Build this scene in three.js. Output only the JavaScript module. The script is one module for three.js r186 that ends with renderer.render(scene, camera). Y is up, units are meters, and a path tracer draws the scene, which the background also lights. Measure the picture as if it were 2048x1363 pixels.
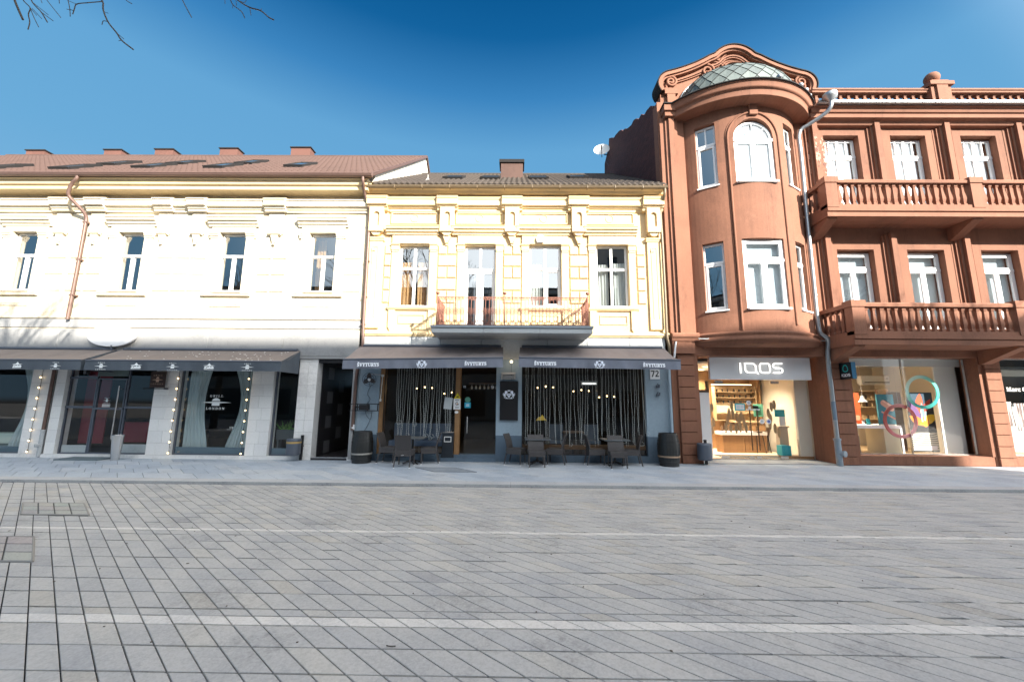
import * as THREE from 'three';
import { mergeGeometries } from 'three/addons/utils/BufferGeometryUtils.js';

// ---------- camera ----------
const scene = new THREE.Scene();
const camera = new THREE.PerspectiveCamera(80.9, 1024 / 681, 0.05, 400);
camera.position.set(0, 1.75, 12.56);
camera.rotation.set(0.15533, 0.0096, 0.0085, 'YXZ');
// ---------- exposure ----------
const renderer = new THREE.WebGLRenderer({ antialias: true });
renderer.setSize(1024, 681);
renderer.toneMapping = THREE.LinearToneMapping;
const EXPOSURE = 5.6;
renderer.toneMappingExposure = EXPOSURE;
renderer.shadowMap.enabled = true;
// ---------- sky ----------
const SUN = new THREE.Vector3(1.06, 0.77, 1.22).normalize();
{
  const W = 1024, H = 512, data = new Float32Array(W * H * 4);
  // colours by elevation (degrees), as shown by a clear winter sky
  const stops = [[0, .33, .56, .77], [16, .20, .46, .73], [25, .15, .415, .70], [34, .13, .385, .68], [40, .045, .235, .53], [46, .007, .125, .35], [52, .002, .088, .27], [90, .003, .06, .20]];
  for (let j = 0; j < H; j++) {
    const el = ((j + .5) / H - .5) * Math.PI, deg = Math.max(0, el * 180 / Math.PI);
    let k = 0; while (k < stops.length - 2 && deg > stops[k + 1][0]) k++;
    const a = stops[k], b = stops[k + 1]; let t = Math.min(1, Math.max(0, (deg - a[0]) / (b[0] - a[0]))); 
    for (let i = 0; i < W; i++) {
      const az = ((i + .5) / W - .5) * 2 * Math.PI;
      const x = Math.cos(el) * Math.cos(az), y = Math.sin(el), z = Math.cos(el) * Math.sin(az);
      const mu = x * SUN.x + y * SUN.y + z * SUN.z;
      const side = Math.max(0, mu - .26);                       // the half of the sky round the low winter sun is paler
      const glow = 3.3 * (1 - Math.exp(-6 * Math.pow(side, 1.9)));
      const o = (j * W + i) * 4, c = [1, 2, 3].map((q) => a[q] + (b[q] - a[q]) * t);
      const g = [1.0, .985, .94];
      for (let q = 0; q < 3; q++) data[o + q] = (el < 0 ? .2 : c[q] + glow * g[q]) / EXPOSURE;
      data[o + 3] = 1;
    }
  }
  const sky = new THREE.DataTexture(data, W, H, THREE.RGBAFormat, THREE.FloatType);
  sky.mapping = THREE.EquirectangularReflectionMapping; sky.magFilter = sky.minFilter = THREE.LinearFilter; sky.needsUpdate = true;
  scene.background = sky; scene.environment = sky;
}
// ---------- sun ----------
const sun = new THREE.DirectionalLight(new THREE.Color().setRGB(1, .93, .82), 2.8);
sun.position.copy(SUN).multiplyScalar(80); sun.target.position.set(0, 0, 0);
sun.castShadow = true; sun.shadow.mapSize.set(4096, 4096); sun.shadow.radius = 1;
Object.assign(sun.shadow.camera, { left: -40, right: 40, top: 30, bottom: -30, near: 1, far: 160 });
scene.add(sun, sun.target);

// ---------- helpers ----------
let seed = 20240117;
const rnd = () => { seed = (seed + 0x6d2b79f5) | 0; let t = Math.imul(seed ^ (seed >>> 15), 1 | seed); t = (t + Math.imul(t ^ (t >>> 7), 61 | t)) ^ t; return ((t ^ (t >>> 14)) >>> 0) / 4294967296; };
const rr = (a, b) => a + (b - a) * rnd();
const PI = Math.PI, V = (x, y, z) => new THREE.Vector3(x, y, z);
const used = {};
const numbered = (n) => { const k = used[n] || 0; used[n] = k + 1; return k ? n + '_' + String(k).padStart(3, '0') : n; };
function norm(g, metric = true) {
  if (g.index) g = g.toNonIndexed();
  if (!g.attributes.normal) g.computeVertexNormals();
  for (const k of Object.keys(g.attributes)) if (!['position', 'normal', 'uv', 'color'].includes(k)) g.deleteAttribute(k);
  if (g.userData.keepUV || !metric) { if (!g.attributes.uv) g.setAttribute('uv', new THREE.BufferAttribute(new Float32Array(g.attributes.position.count * 2), 2)); return g; }
  const p = g.attributes.position.array, n = p.length / 3, uv = new Float32Array(n * 2);
  for (let i = 0; i < n; i += 3) {
    const o = i * 3, ax = p[o + 3] - p[o], ay = p[o + 4] - p[o + 1], az = p[o + 5] - p[o + 2], bx = p[o + 6] - p[o], by = p[o + 7] - p[o + 1], bz = p[o + 8] - p[o + 2];
    const nx = Math.abs(ay * bz - az * by), ny = Math.abs(az * bx - ax * bz), nz = Math.abs(ax * by - ay * bx);
    for (let k = 0; k < 3; k++) {
      const q = o + k * 3, w = (i + k) * 2;
      if (nz >= nx && nz >= ny) { uv[w] = p[q]; uv[w + 1] = p[q + 1]; } else if (nx >= ny) { uv[w] = p[q + 2]; uv[w + 1] = p[q + 1]; } else { uv[w] = p[q]; uv[w + 1] = p[q + 2]; }
    }
  }
  g.setAttribute('uv', new THREE.BufferAttribute(uv, 2));
  return g;
}
const M1 = (list) => { list = list.flat(9).filter(Boolean).map((g) => norm(g)); return list.length === 1 ? list[0] : mergeGeometries(list); };
function mesh(name, geos, mat, parent) {
  const m = new THREE.Mesh(M1([geos]), mat); m.name = name; m.castShadow = m.receiveShadow = true;
  if (parent) parent.add(m); return m;
}
const each = (name, list, mat, parent) => list.flat(9).filter(Boolean).map((g) => mesh(name, g, mat, parent));   // one mesh per piece
function top(o, name, label, category, group) {
  o.name = numbered(name); o.userData.label = label; o.userData.category = category; if (group) o.userData.group = group;
  scene.add(o); return o;
}
function thing(name, label, category, pos = [0, 0, 0], turn = 0, group) {
  const o = new THREE.Group(); o.position.set(...pos); o.rotation.y = turn; return top(o, name, label, category, group);
}
function structure(name) { const o = new THREE.Group(); o.name = numbered(name); o.userData.kind = 'structure'; scene.add(o); return o; }
function group(name, parent) { const o = new THREE.Group(); o.name = name; parent.add(o); return o; }
const box = (x0, x1, y0, y1, z0, z1) => new THREE.BoxGeometry(x1 - x0, y1 - y0, z1 - z0).translate((x0 + x1) / 2, (y0 + y1) / 2, (z0 + z1) / 2);
const boxC = (w, h, d, x = 0, y = 0, z = 0) => new THREE.BoxGeometry(w, h, d).translate(x, y, z);
function raw(pos) { const g = new THREE.BufferGeometry(); g.setAttribute('position', new THREE.BufferAttribute(new Float32Array(pos), 3)); g.computeVertexNormals(); return g; }
const quad = (a, b, c, d) => [...a, ...b, ...c, ...a, ...c, ...d];
// a block whose front (+z) edges are chamfered
function cham(x0, x1, y0, y1, z0, z1, c = .012) {
  const b = [[x0, y0], [x1, y0], [x1, y1], [x0, y1]], f = [[x0 + c, y0 + c], [x1 - c, y0 + c], [x1 - c, y1 - c], [x0 + c, y1 - c]], p = [];
  const zm = z1 - c, P = (q, z) => [q[0], q[1], z];
  p.push(...quad(P(f[0], z1), P(f[1], z1), P(f[2], z1), P(f[3], z1)));
  for (let i = 0; i < 4; i++) { const j = (i + 1) % 4; p.push(...quad(P(b[i], zm), P(b[j], zm), P(f[j], z1), P(f[i], z1)), ...quad(P(b[i], z0), P(b[j], z0), P(b[j], zm), P(b[i], zm))); }
  return raw(p);
}
// profile [[z, y], ...] (closed) drawn along x
function prof(pts, x0, x1) {
  const s = new THREE.Shape(pts.map(([z, y]) => new THREE.Vector2(-z, y)));
  return new THREE.ExtrudeGeometry(s, { depth: x1 - x0, bevelEnabled: false }).rotateY(PI / 2).translate(x0, 0, 0);
}
const ext = (pts, depth, opt = {}) => new THREE.ExtrudeGeometry(pts instanceof THREE.Shape ? pts : new THREE.Shape(pts.map((p) => new THREE.Vector2(...p))), { depth, bevelEnabled: false, curveSegments: 20, ...opt });
const tube = (pts, r, rs = 8, ts = 0, closed = false) => { const c = new THREE.CatmullRomCurve3(pts.map((p) => (p.isVector3 ? p : V(...p))), closed, 'centripetal'); return new THREE.TubeGeometry(c, ts || pts.length * 5, r, rs, closed); };
function bar(a, b, r, rs = 8, r2 = r) {     // straight round bar
  a = a.isVector3 ? a : V(...a); b = b.isVector3 ? b : V(...b);
  const d = b.clone().sub(a), g = new THREE.CylinderGeometry(r2, r, d.length(), rs);
  g.applyQuaternion(new THREE.Quaternion().setFromUnitVectors(V(0, 1, 0), d.clone().normalize()));
  const m = a.clone().add(b).multiplyScalar(.5); return g.translate(m.x, m.y, m.z);
}
const cyl = (r0, r1, h, x, y, z, n = 20) => new THREE.CylinderGeometry(r1, r0, h, n).translate(x, y + h / 2, z);
const lathe = (pts, n = 24, a0 = 0, al = 2 * PI) => new THREE.LatheGeometry(pts.map((p) => new THREE.Vector2(...p)), n, a0, al);
// pieces of a wall x0..x1, y0..y1 round rectangular openings [xa, xb, ya, yb]
function wallGrid(x0, x1, y0, y1, z0, z1, holes) {
  const xs = [...new Set([x0, x1, ...holes.flatMap((h) => [h[0], h[1]])].filter((x) => x >= x0 && x <= x1))].sort((a, b) => a - b), out = [];
  for (let i = 0; i < xs.length - 1; i++) {
    const a = xs[i], b = xs[i + 1]; let y = y0;
    for (const h of holes.filter((h) => h[0] <= a && h[1] >= b).sort((p, q) => p[2] - q[2])) { if (h[2] > y) out.push(box(a, b, y, h[2], z0, z1)); y = Math.max(y, h[3]); }
    if (y < y1) out.push(box(a, b, y, y1, z0, z1));
  }
  return out;
}
// ---------- textures ----------
function lattice(n) { const a = new Float32Array(n * n); for (let i = 0; i < a.length; i++) a[i] = rnd(); return (u, v) => { u *= n; v *= n; const x = Math.floor(u), y = Math.floor(v), f = u - x, g = v - y, s = f * f * (3 - 2 * f), t = g * g * (3 - 2 * g), q = (i, j) => a[((j % n + n) % n) * n + ((i % n + n) % n)]; return (q(x, y) * (1 - s) + q(x + 1, y) * s) * (1 - t) + (q(x, y + 1) * (1 - s) + q(x + 1, y + 1) * s) * t; }; }
function fbm(ns, ws) { const L = ns.map(lattice), tot = ws.reduce((a, b) => a + b); return (u, v) => { let s = 0; L.forEach((l, i) => { s += l(u, v) * ws[i]; }); return s / tot; }; }
function tex(size, metres, fn) {
  const d = new Uint8Array(size * size * 4);
  for (let j = 0; j < size; j++) for (let i = 0; i < size; i++) { const c = fn(i / size, j / size), o = (j * size + i) * 4; for (let k = 0; k < 3; k++) d[o + k] = Math.max(0, Math.min(255, 255 * (Array.isArray(c) ? c[k] : c))); d[o + 3] = 255; }
  const t = new THREE.DataTexture(d, size, size); t.wrapS = t.wrapT = THREE.RepeatWrapping; t.magFilter = THREE.LinearFilter; t.minFilter = THREE.LinearMipmapLinearFilter; t.generateMipmaps = true; t.repeat.set(1 / metres, 1 / metres); t.needsUpdate = true; return t;
}
const nA = fbm([4, 9, 23, 61, 160], [.35, .25, .2, .15, .2]), nB = fbm([128, 256], [1, 1]), nC = fbm([3, 7, 15], [1, .7, .5]);
const clamp = (x, a = 0, b = 1) => Math.min(b, Math.max(a, x));
const T = {
  plaster: tex(1024, 6, (u, v) => { const s = clamp((nC(u, v) - .35) * 2.2), st = clamp((nA(u * 3, v) - .6) * 4), run = clamp((nA(u * 6, v * .25) - .56) * 5) * clamp(nC(u * 2, v) * 2 - .6); const q = .83 + .15 * s - .13 * st - .13 * run + .10 * (nB(u, v) - .5) + .12 * (nA(u * 2, v * 2) - .5); return [q, q * (.995 - .02 * st), q * (.985 - .03 * st)]; }),
  worn: tex(1024, 5, (u, v) => { const s = clamp((nC(u, v) - .35) * 2.2), st = clamp((nA(u * 3, v) - .55) * 4), run = clamp((nA(u * 7, v * .2) - .52) * 5) * clamp(nC(u * 2, v) * 2.4 - .7), pale = clamp((nA(u * 2 + .3, v * 2) - .6) * 4); const q = .80 + .2 * s - .2 * st - .22 * run + .16 * pale + .14 * (nB(u, v) - .5); return [q, q * (1 + .04 * pale - .02 * st), q * (1 + .08 * pale - .02 * st)]; }),
  grit: tex(512, 1.1, (u, v) => .5 * nB(u, v) + .5 * nA(u, v)),
  granite: tex(1024, 2.3, (u, v) => { const sp = nB(u, v), c = nC(u * 2, v * 2), d = clamp((nA(u, v) - .6) * 3.5); const q = .93 + .30 * (sp - .5) + .24 * (c - .5) - .30 * d; return [q * (1 + .03 * (c - .5)), q, q * (1 - .05 * (c - .5))]; }),
  stain: tex(512, 3.1, (u, v) => { const d = clamp((nA(u, v) - .5) * 3); return .95 - .22 * d + .1 * (nB(u, v) - .5); }),
  wood: tex(512, .9, (u, v) => { const g = nA(u * .12, v * 3) * .6 + nA(u * 2, v * .1) * .4; const q = .62 + .5 * (g - .4); return [q, q * .94, q * .86]; }),
  brick: tex(1024, 2.0, (u, v) => { const R = 26, row = Math.floor(v * R), fy = v * R - row, uu = (u * 8 + (row % 2) * .5) % 8, col = Math.floor(uu), fx = uu - col; const m = fx < .05 || fy < .14 ? 1 : 0; const h = Math.abs(Math.sin(row * 91.7 + col * 37.3) * 43758.5) % 1; const q = m ? .55 : .55 + .45 * h; return [q * (m ? .9 : 1), q * (m ? .95 : .92), q * (m ? .95 : .88)]; }),
  weave: tex(256, .05, (u, v) => { const x = Math.floor(u * 8), y = Math.floor(v * 8), f = (u * 8) % 1, g = (v * 8) % 1; return (x + y) % 2 ? .45 + .5 * Math.sin(PI * f) : .4 + .5 * Math.sin(PI * g); }),
  cloth: tex(512, 1.6, (u, v) => .82 + .22 * (nA(u, v) - .5) + .16 * (nC(u * 2, v) - .5)),
};
const std = (r, g, b, o = {}) => new THREE.MeshStandardMaterial({ color: new THREE.Color().setRGB(r, g, b), roughness: .85, ...o });
const bumpy = (s) => ({ bumpMap: T.grit, bumpScale: s });
const mat = {
  cream: std(.66, .585, .45, { map: T.plaster, ...bumpy(.004) }), creamTrim: std(.68, .61, .475, { map: T.plaster, ...bumpy(.002) }),
  yellow: std(.72, .56, .335, { map: T.plaster, ...bumpy(.004) }), yellowTrim: std(.74, .575, .34, { map: T.plaster, ...bumpy(.002) }),
  terra: std(.262, .113, .066, { map: T.worn, ...bumpy(.0035) }), terraTrim: std(.272, .117, .069, { map: T.worn, ...bumpy(.002) }),
  brick: std(.15, .05, .038, { map: T.brick, bumpMap: T.grit, bumpScale: .05 }),
  roofRed: std(.088, .05, .04, { map: T.stain, roughness: .8 }), roofDark: std(.05, .038, .03, { map: T.stain, roughness: .8 }),
  chimney: std(.145, .066, .05, { map: T.stain }), gutterRed: std(.16, .098, .08, { roughness: .45, metalness: .2, map: T.stain }), gutterTan: std(0.189, 0.14, 0.084, { roughness: .45, map: T.stain }),
  zinc: std(.40, .43, .45, { roughness: .38, metalness: .75, map: T.stain }), zincDome: std(.14, .17, .162, { roughness: .5, metalness: .25, map: T.stain }), zincDome2: std(.105, .13, .127, { roughness: .5, metalness: .25, map: T.stain }),
  dark: std(.02, .02, .022), black: std(.012, .012, .014, { roughness: .5 }), flashing: std(.014, .012, .012, { roughness: .95 }),
  white: std(.86, .86, .86, { roughness: .45 }), whiteFrame: std(.78, .78, .77, { roughness: .4 }), blind: std(.82, .82, .80, { roughness: .9 }),
  fascia: std(.33, .33, .33, { roughness: .5, map: T.stain }), cladding: std(.84, .83, .81, { map: T.stain, roughness: .6 }), cladding2: std(.79, .78, .765, { map: T.stain, roughness: .6 }), joint: std(.22, .22, .22),
  blueWall: std(0.33, 0.427, 0.51, { map: T.plaster, ...bumpy(.003) }), blueDado: std(0.111, 0.163, 0.221, { map: T.plaster }), greyPanel: std(0.483, 0.506, 0.517, { map: T.stain, roughness: .5 }),
  awning: std(0.25, 0.21, 0.19, { map: T.cloth, roughness: .95 }), awningBlue: std(.29, .25, .245, { map: T.cloth, roughness: .9 }), valance: std(0.091, 0.111, 0.137, { map: T.cloth }), valanceBlue: std(.21, .23, .285, { map: T.cloth }),
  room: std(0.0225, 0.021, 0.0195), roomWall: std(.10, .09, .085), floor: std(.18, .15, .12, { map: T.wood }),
  wood: std(.42, .24, .11, { map: T.wood, roughness: .5 }), darkWood: std(.16, .095, .05, { map: T.wood, roughness: .5 }), paleWood: std(.62, .46, .28, { map: T.wood, roughness: .5 }),
  barrel: std(.032, .036, .038, { map: T.wood, roughness: .42 }), hoop: std(.05, .05, .05, { metalness: .6, roughness: .5 }), rustHoop: std(.36, .24, .16, { roughness: .7, map: T.stain }),
  rattan: std(.075, .068, .068, { map: T.weave, bumpMap: T.weave, bumpScale: .002, roughness: .6 }), tableTop: std(.10, .115, .125, { roughness: .35, map: T.stain }),
  steel: std(.6, .6, .6, { metalness: .9, roughness: .25 }), greyMetal: std(.10, .115, .145, { metalness: .3, roughness: .5 }), rust: std(.27, .115, .08, { roughness: .8, map: T.stain }),
  curtain: std(.66, .62, .55, { roughness: 1, side: THREE.DoubleSide }), orange: std(.55, .30, .12, { roughness: 1 }), sheer: std(.42, .5, .52, { roughness: 1, side: THREE.DoubleSide }),
  red: std(.17, .012, .025, { roughness: .6 }), bark: std(.085, .07, .055, { map: T.stain, bumpMap: T.grit, bumpScale: .02 }), green: std(.10, .24, .04, { side: THREE.DoubleSide, roughness: .6 }),
  teal: std(.02, .30, .36, { roughness: .5 }), beigeWall: std(.66, .60, .50), mosaic: std(.03, .028, .032, { roughness: .35 }), mosaicLight: std(.17, .17, .18, { roughness: .4 }),
  bulb: std(1, .8, .5, { emissive: new THREE.Color().setRGB(1, .68, .32), emissiveIntensity: 1.1 }), wire: std(.42, .44, .42, { roughness: .5 }), bead: std(.66, .70, .68, { roughness: .2 }),
  lit: std(1, 1, 1, { emissive: new THREE.Color().setRGB(1, .97, .9), emissiveIntensity: .3 }), litWarm: std(1, .9, .7, { emissive: new THREE.Color().setRGB(1, .78, .45), emissiveIntensity: .7 }),
};
const glass = (tint = [1, 1, 1], ior = 1.5, o = {}) => new THREE.MeshPhysicalMaterial({ color: new THREE.Color().setRGB(...tint), transmission: 1, thickness: 0, roughness: 0, ior, ...o });
mat.pane = glass([.76, .84, .9], 3.4); mat.shopPane = glass([.9, .93, .93], 1.5); mat.clearPane = glass([.97, .97, .97], 1.4);
// flat print (lettering, labels): a canvas on a thin sheet
function print(name, w, h, ppm, draw, parent, pos, ry = 0, o = {}) {
  const c = document.createElement('canvas'); c.width = Math.round(w * ppm); c.height = Math.round(h * ppm);
  const x = c.getContext('2d'); draw(x, c.width, c.height);
  const t = new THREE.CanvasTexture(c); t.colorSpace = THREE.SRGBColorSpace; t.generateMipmaps = true;
  const m = new THREE.Mesh(new THREE.PlaneGeometry(w, h), new THREE.MeshStandardMaterial({ map: t, transparent: true, roughness: .7, side: THREE.DoubleSide, ...o }));
  m.name = name; m.position.set(...pos); m.rotation.y = ry; m.receiveShadow = true; parent.add(m); return m;
}
const words = (s, font, color = '#eef', spread = 1) => (x, w, h) => { x.fillStyle = color; x.textAlign = 'center'; x.textBaseline = 'middle'; x.font = font(h); x.save(); x.translate(w / 2, h * .54); x.scale(spread, 1); x.fillText(s, 0, 0); x.restore(); };
// ---------- ground ----------
{
  const g = structure('ground');
  mesh('earth', new THREE.PlaneGeometry(500, 500).rotateX(-PI / 2).translate(0, -.2, 0), std(.16, .155, .15), g);
}
const ROAD = -.05;
const street = structure('street_paving');
mesh('bedding', box(-60, 60, -.19, ROAD - .022, 3.42, 29), std(.022, .023, .025), street);
const stoneTones = [[.435, .43, .42], [.455, .447, .432], [.41, .41, .41], [.475, .46, .43], [.44, .42, .385], [.355, .355, .358]].map((c) => std(...c, { map: T.granite, roughness: .72, ...bumpy(.0022) }));
const paleStone = std(.62, .60, .57, { map: T.granite, roughness: .7, ...bumpy(.003) });
const SK = 1.19;                            // the cross joints run askew: x shift per metre of depth
function slab(x0, w, z0, z1, y, gap, c, th = .03, sk = SK, jx = 0) {   // a parallelogram stone with chamfered upper edges
  const P = (x, z, ins, yy) => [x - sk * (z1 - z) + (ins), yy, z];
  const zn = z1 - gap * .8, zf = z0 + gap * .8, xl = x0 + gap * .7, xr = x0 + w - gap * .7;
  const o = [[xl, zn], [xr, zn], [xr, zf], [xl, zf]].map(([x, z]) => [x - sk * (z1 - z), z]);
  const k = c * 1.4, i = [[xl + k, zn - c], [xr - k, zn - c], [xr - k, zf + c], [xl + k, zf + c]].map(([x, z]) => [x - sk * (z1 - z), z]);
  const t = rr(-.0008, .0008), p = [], Q = (q, yy) => [q[0], yy, q[1]];
  const yt = i.map((q, n) => y + t + rr(-.0003, .0003));
  p.push(...quad(Q(i[0], yt[0]), Q(i[1], yt[1]), Q(i[2], yt[2]), Q(i[3], yt[3])));
  for (let n = 0; n < 4; n++) { const m = (n + 1) % 4; p.push(...quad(Q(o[n], y - c * .8), Q(o[m], y - c * .8), Q(i[m], yt[m]), Q(i[n], yt[n])), ...quad(Q(o[n], y - th), Q(o[m], y - th), Q(o[m], y - c * .8), Q(o[n], y - c * .8))); }
  return raw(p);
}
{
  // courses seen from the near edge to the kerb
  const z = [11.1, 10.8, 10.49, 10.2, 9.87, 9.58, 9.29, 9.0, 8.86, 8.745, 8.455, 8.17, 7.895, 7.605, 7.32, 7.05, 6.785, 6.625, 6.515, 6.26, 5.99, 5.74, 5.49, 5.24, 4.98, 4.73, 4.48, 4.23, 3.98, 3.74, 3.49];
  const pale = new Set([7, 17]), W = .2415, list = [];
  camera.updateMatrixWorld(); camera.updateProjectionMatrix();
  for (let k = 0; k < z.length - 1; k++) {
    const z1 = z[k], z0 = z[k + 1], shift = -SK * (11.1 - z1);
    const wide = 17.5;
    for (let n = -140; n < 140; n++) {
      const x = n * W - .04 + shift, cx = x + W / 2 - SK * (z1 - z0) / 2;
      if (Math.abs(cx) > wide) continue;
      list.push({ x, z0, z1, cx, cz: (z0 + z1) / 2, pale: pale.has(k), d: Math.hypot(cx, (z0 + z1) / 2 - 12.56) });
    }
  }
  for (const s of list) { const v = V(s.cx, ROAD, s.cz).project(camera); s.seen = Math.abs(v.x) < 1.03 && Math.abs(v.y) < 1.04; }
  list.sort((a, b) => (b.seen - a.seen) || a.d - b.d);
  const rest = new Map();
  list.forEach((s, i) => {
    const j = s.d > 4.5 ? rr(-.012, .012) : rr(-.003, .003);
    const g = slab(s.x + SK * j, W, s.z0 + j, s.z1 + j, ROAD, .0095, .0035);
    const m = s.pale ? paleStone : stoneTones[Math.floor(rnd() * rnd() * 5.99)];
    if (i < 300) mesh('paving_stone', g, m, street); else { if (!rest.has(m)) rest.set(m, []); rest.get(m).push(g); }
  });
  // the stones past the nearest 300, joined
  for (const [m, gs] of rest) { const o = mesh('paving_stones', gs, m, street); o.userData.kind = 'stuff'; }
  // beyond the picture, behind the camera
  mesh('near_paving', box(-60, 60, ROAD - .02, ROAD - .002, 11.12, 29), stoneTones[0], street);
  for (const s of [-1, 1]) mesh('side_paving', s < 0 ? box(-60, -17.4, ROAD - .02, ROAD - .003, 3.42, 11.12) : box(17.4, 60, ROAD - .02, ROAD - .003, 3.42, 11.12), stoneTones[0], street);
}
// inset inspection covers, each a tray of stones in a metal rim
function cover(label, cx, cz, w, d, nx, nz) {
  const o = thing('inspection_cover', label, 'manhole cover', [0, ROAD + .004, 0]);
  const P = (u, v) => [cx + u * w - SK * (.5 - v) * d, cz + (v - .5) * d], rim = .016;
  const edge = (a, b) => bar([a[0], 0, a[1]], [b[0], 0, b[1]], rim, 4);
  const c = [P(-.5, 0), P(.5, 0), P(.5, 1), P(-.5, 1)];
  mesh('rim', [0, 1, 2, 3].map((i) => edge(c[i], c[(i + 1) % 4])), std(.30, .29, .27, { roughness: .6, metalness: .4 }), o);
  mesh('tray', raw(quad(...c.map((q) => [q[0], .002, q[1]]))), std(.05, .05, .05), o);
  for (let i = 0; i < nx; i++) for (let j = 0; j < nz; j++) {
    const x0 = cx - w / 2 + SK * d / 2 + (w / nx) * i, z0 = cz - d / 2 + (d / nz) * j, z1 = z0 + d / nz;
    mesh('paving_stone', slab(x0 - SK * (cz + d / 2 - z1), w / nx, z0, z1, .012, .014, .006, .008), std(.36 + rr(0, .05), .36 + rr(0, .03), .35, { map: T.granite, roughness: .8, ...bumpy(.006) }), o);
  }
}
cover('long stone-filled inspection cover in the paving, just beyond the farther pale stripe', -7.68, 5.61, 1.08, .71, 4, 3);
cover('worn stone-filled inspection cover cut by the left edge of the picture', -6.4, 7.4, 1.05, .80, 3, 3);
mesh('kerb_shadow_strip', box(-19, 19, -.19, ROAD - .012, 3.425, 3.5), std(.02, .022, .026), street);  // near-black strip added to paint the shadow line along the road edge
// pavement in front of the shops
const pavement = structure('pavement');
mesh('bedding', box(-60, 60, -.19, -.014, -.0, 3.42), std(.12, .13, .14), pavement);
{
  const tones = [[.45, .50, .555], [.485, .525, .57], [.43, .48, .54], [.505, .535, .565], [.405, .455, .515]].map((c) => std(...c, { map: T.granite, roughness: .6, ...bumpy(.002) }));
  const rows = [0, .62, 1.22, 1.84, 2.46, 3.09];
  const SKP = 1.0; let count = 0;
  for (let k = 0; k < rows.length - 1; k++) {
    const lists = [];
    for (let n = -30; n < 33; n++) { const w = .62, x = n * w + k * .2 + SKP * rows[k + 1]; const cx = x + w / 2 - SKP * .3; if (cx < -18.5 || cx > 18.8) continue; mesh('slab', slab(x, w, rows[k], rows[k + 1], 0, .008, .004, .02, SKP), tones[Math.floor(rnd() * 4.99)], pavement); count++; }
  }
  const kt = std(.47, .48, .49, { map: T.granite, roughness: .6, ...bumpy(.002) });
  for (let x = -18; x < 18; x += .995) mesh('kerb_stone', box(x, x + .99, -.12, 0, 3.095, 3.43).toNonIndexed(), kt, pavement);
  for (const s of [-1, 1]) mesh('far_slabs', s < 0 ? box(-60, -18.8, -.014, -.003, 0, 3.42) : box(18.6, 60, -.014, -.003, 0, 3.42), tones[0], pavement);
}
cover2();
function cover2() {
  const o = thing('inspection_cover', 'flush grey inspection cover in the pavement before the left bar table', 'manhole cover', [-1.98, .003, 1.55]);
  const c = [[-.75, -.3], [.35, -.3], [1.0, .35], [-.1, .35]];
  mesh('plate', raw(quad(...c.map((q) => [q[0], .002, q[1]]))), std(.30, .33, .36, { map: T.granite, roughness: .7 }), o);
  mesh('rim', [0, 1, 2, 3].map((i) => bar([c[i][0], 0, c[i][1]], [c[(i + 1) % 4][0], 0, c[(i + 1) % 4][1]], .009, 4)), std(.09, .1, .11), o);
}
// ---------- shared building pieces ----------
function roofSheet(x0, x1, zE, yE, zR, yR, period, amp, rows) {     // pressed metal tiles: waves across, a small step at each course
  const nx = Math.round((x1 - x0) / period * 6), p = [], L = Math.hypot(zR - zE, yR - yE), ny = (zE - zR) / L, nz = (yR - yE) / L, ix = [];
  const up = [ny, nz];
  const put = (i, f, lift) => { const x = x0 + (x1 - x0) * i / nx, h = amp * Math.pow(.5 + .5 * Math.cos(2 * PI * (x - x0) / period), 1.4) + lift; p.push(x, yE + (yR - yE) * f + up[0] * h, zE + (zR - zE) * f + up[1] * h); };
  for (let r = 0; r < rows; r++) for (const e of [0, 1]) for (let i = 0; i <= nx; i++) put(i, (r + e) / rows, e ? .004 : .026);
  for (let i = 0; i <= nx; i++) put(i, 0, -.03);
  const row = nx + 1;
  for (let r = 0; r < rows * 2 - 1; r++) for (let i = 0; i < nx; i++) { const a = r * row + i; ix.push(a, a + 1, a + row + 1, a, a + row + 1, a + row); }
  const e0 = rows * 2 * row; for (let i = 0; i < nx; i++) ix.push(e0 + i, e0 + i + 1, i + 1, e0 + i, i + 1, i);
  const g = new THREE.BufferGeometry(); g.setAttribute('position', new THREE.BufferAttribute(new Float32Array(p), 3)); g.setIndex(ix); g.computeVertexNormals(); return g;
}
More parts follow.
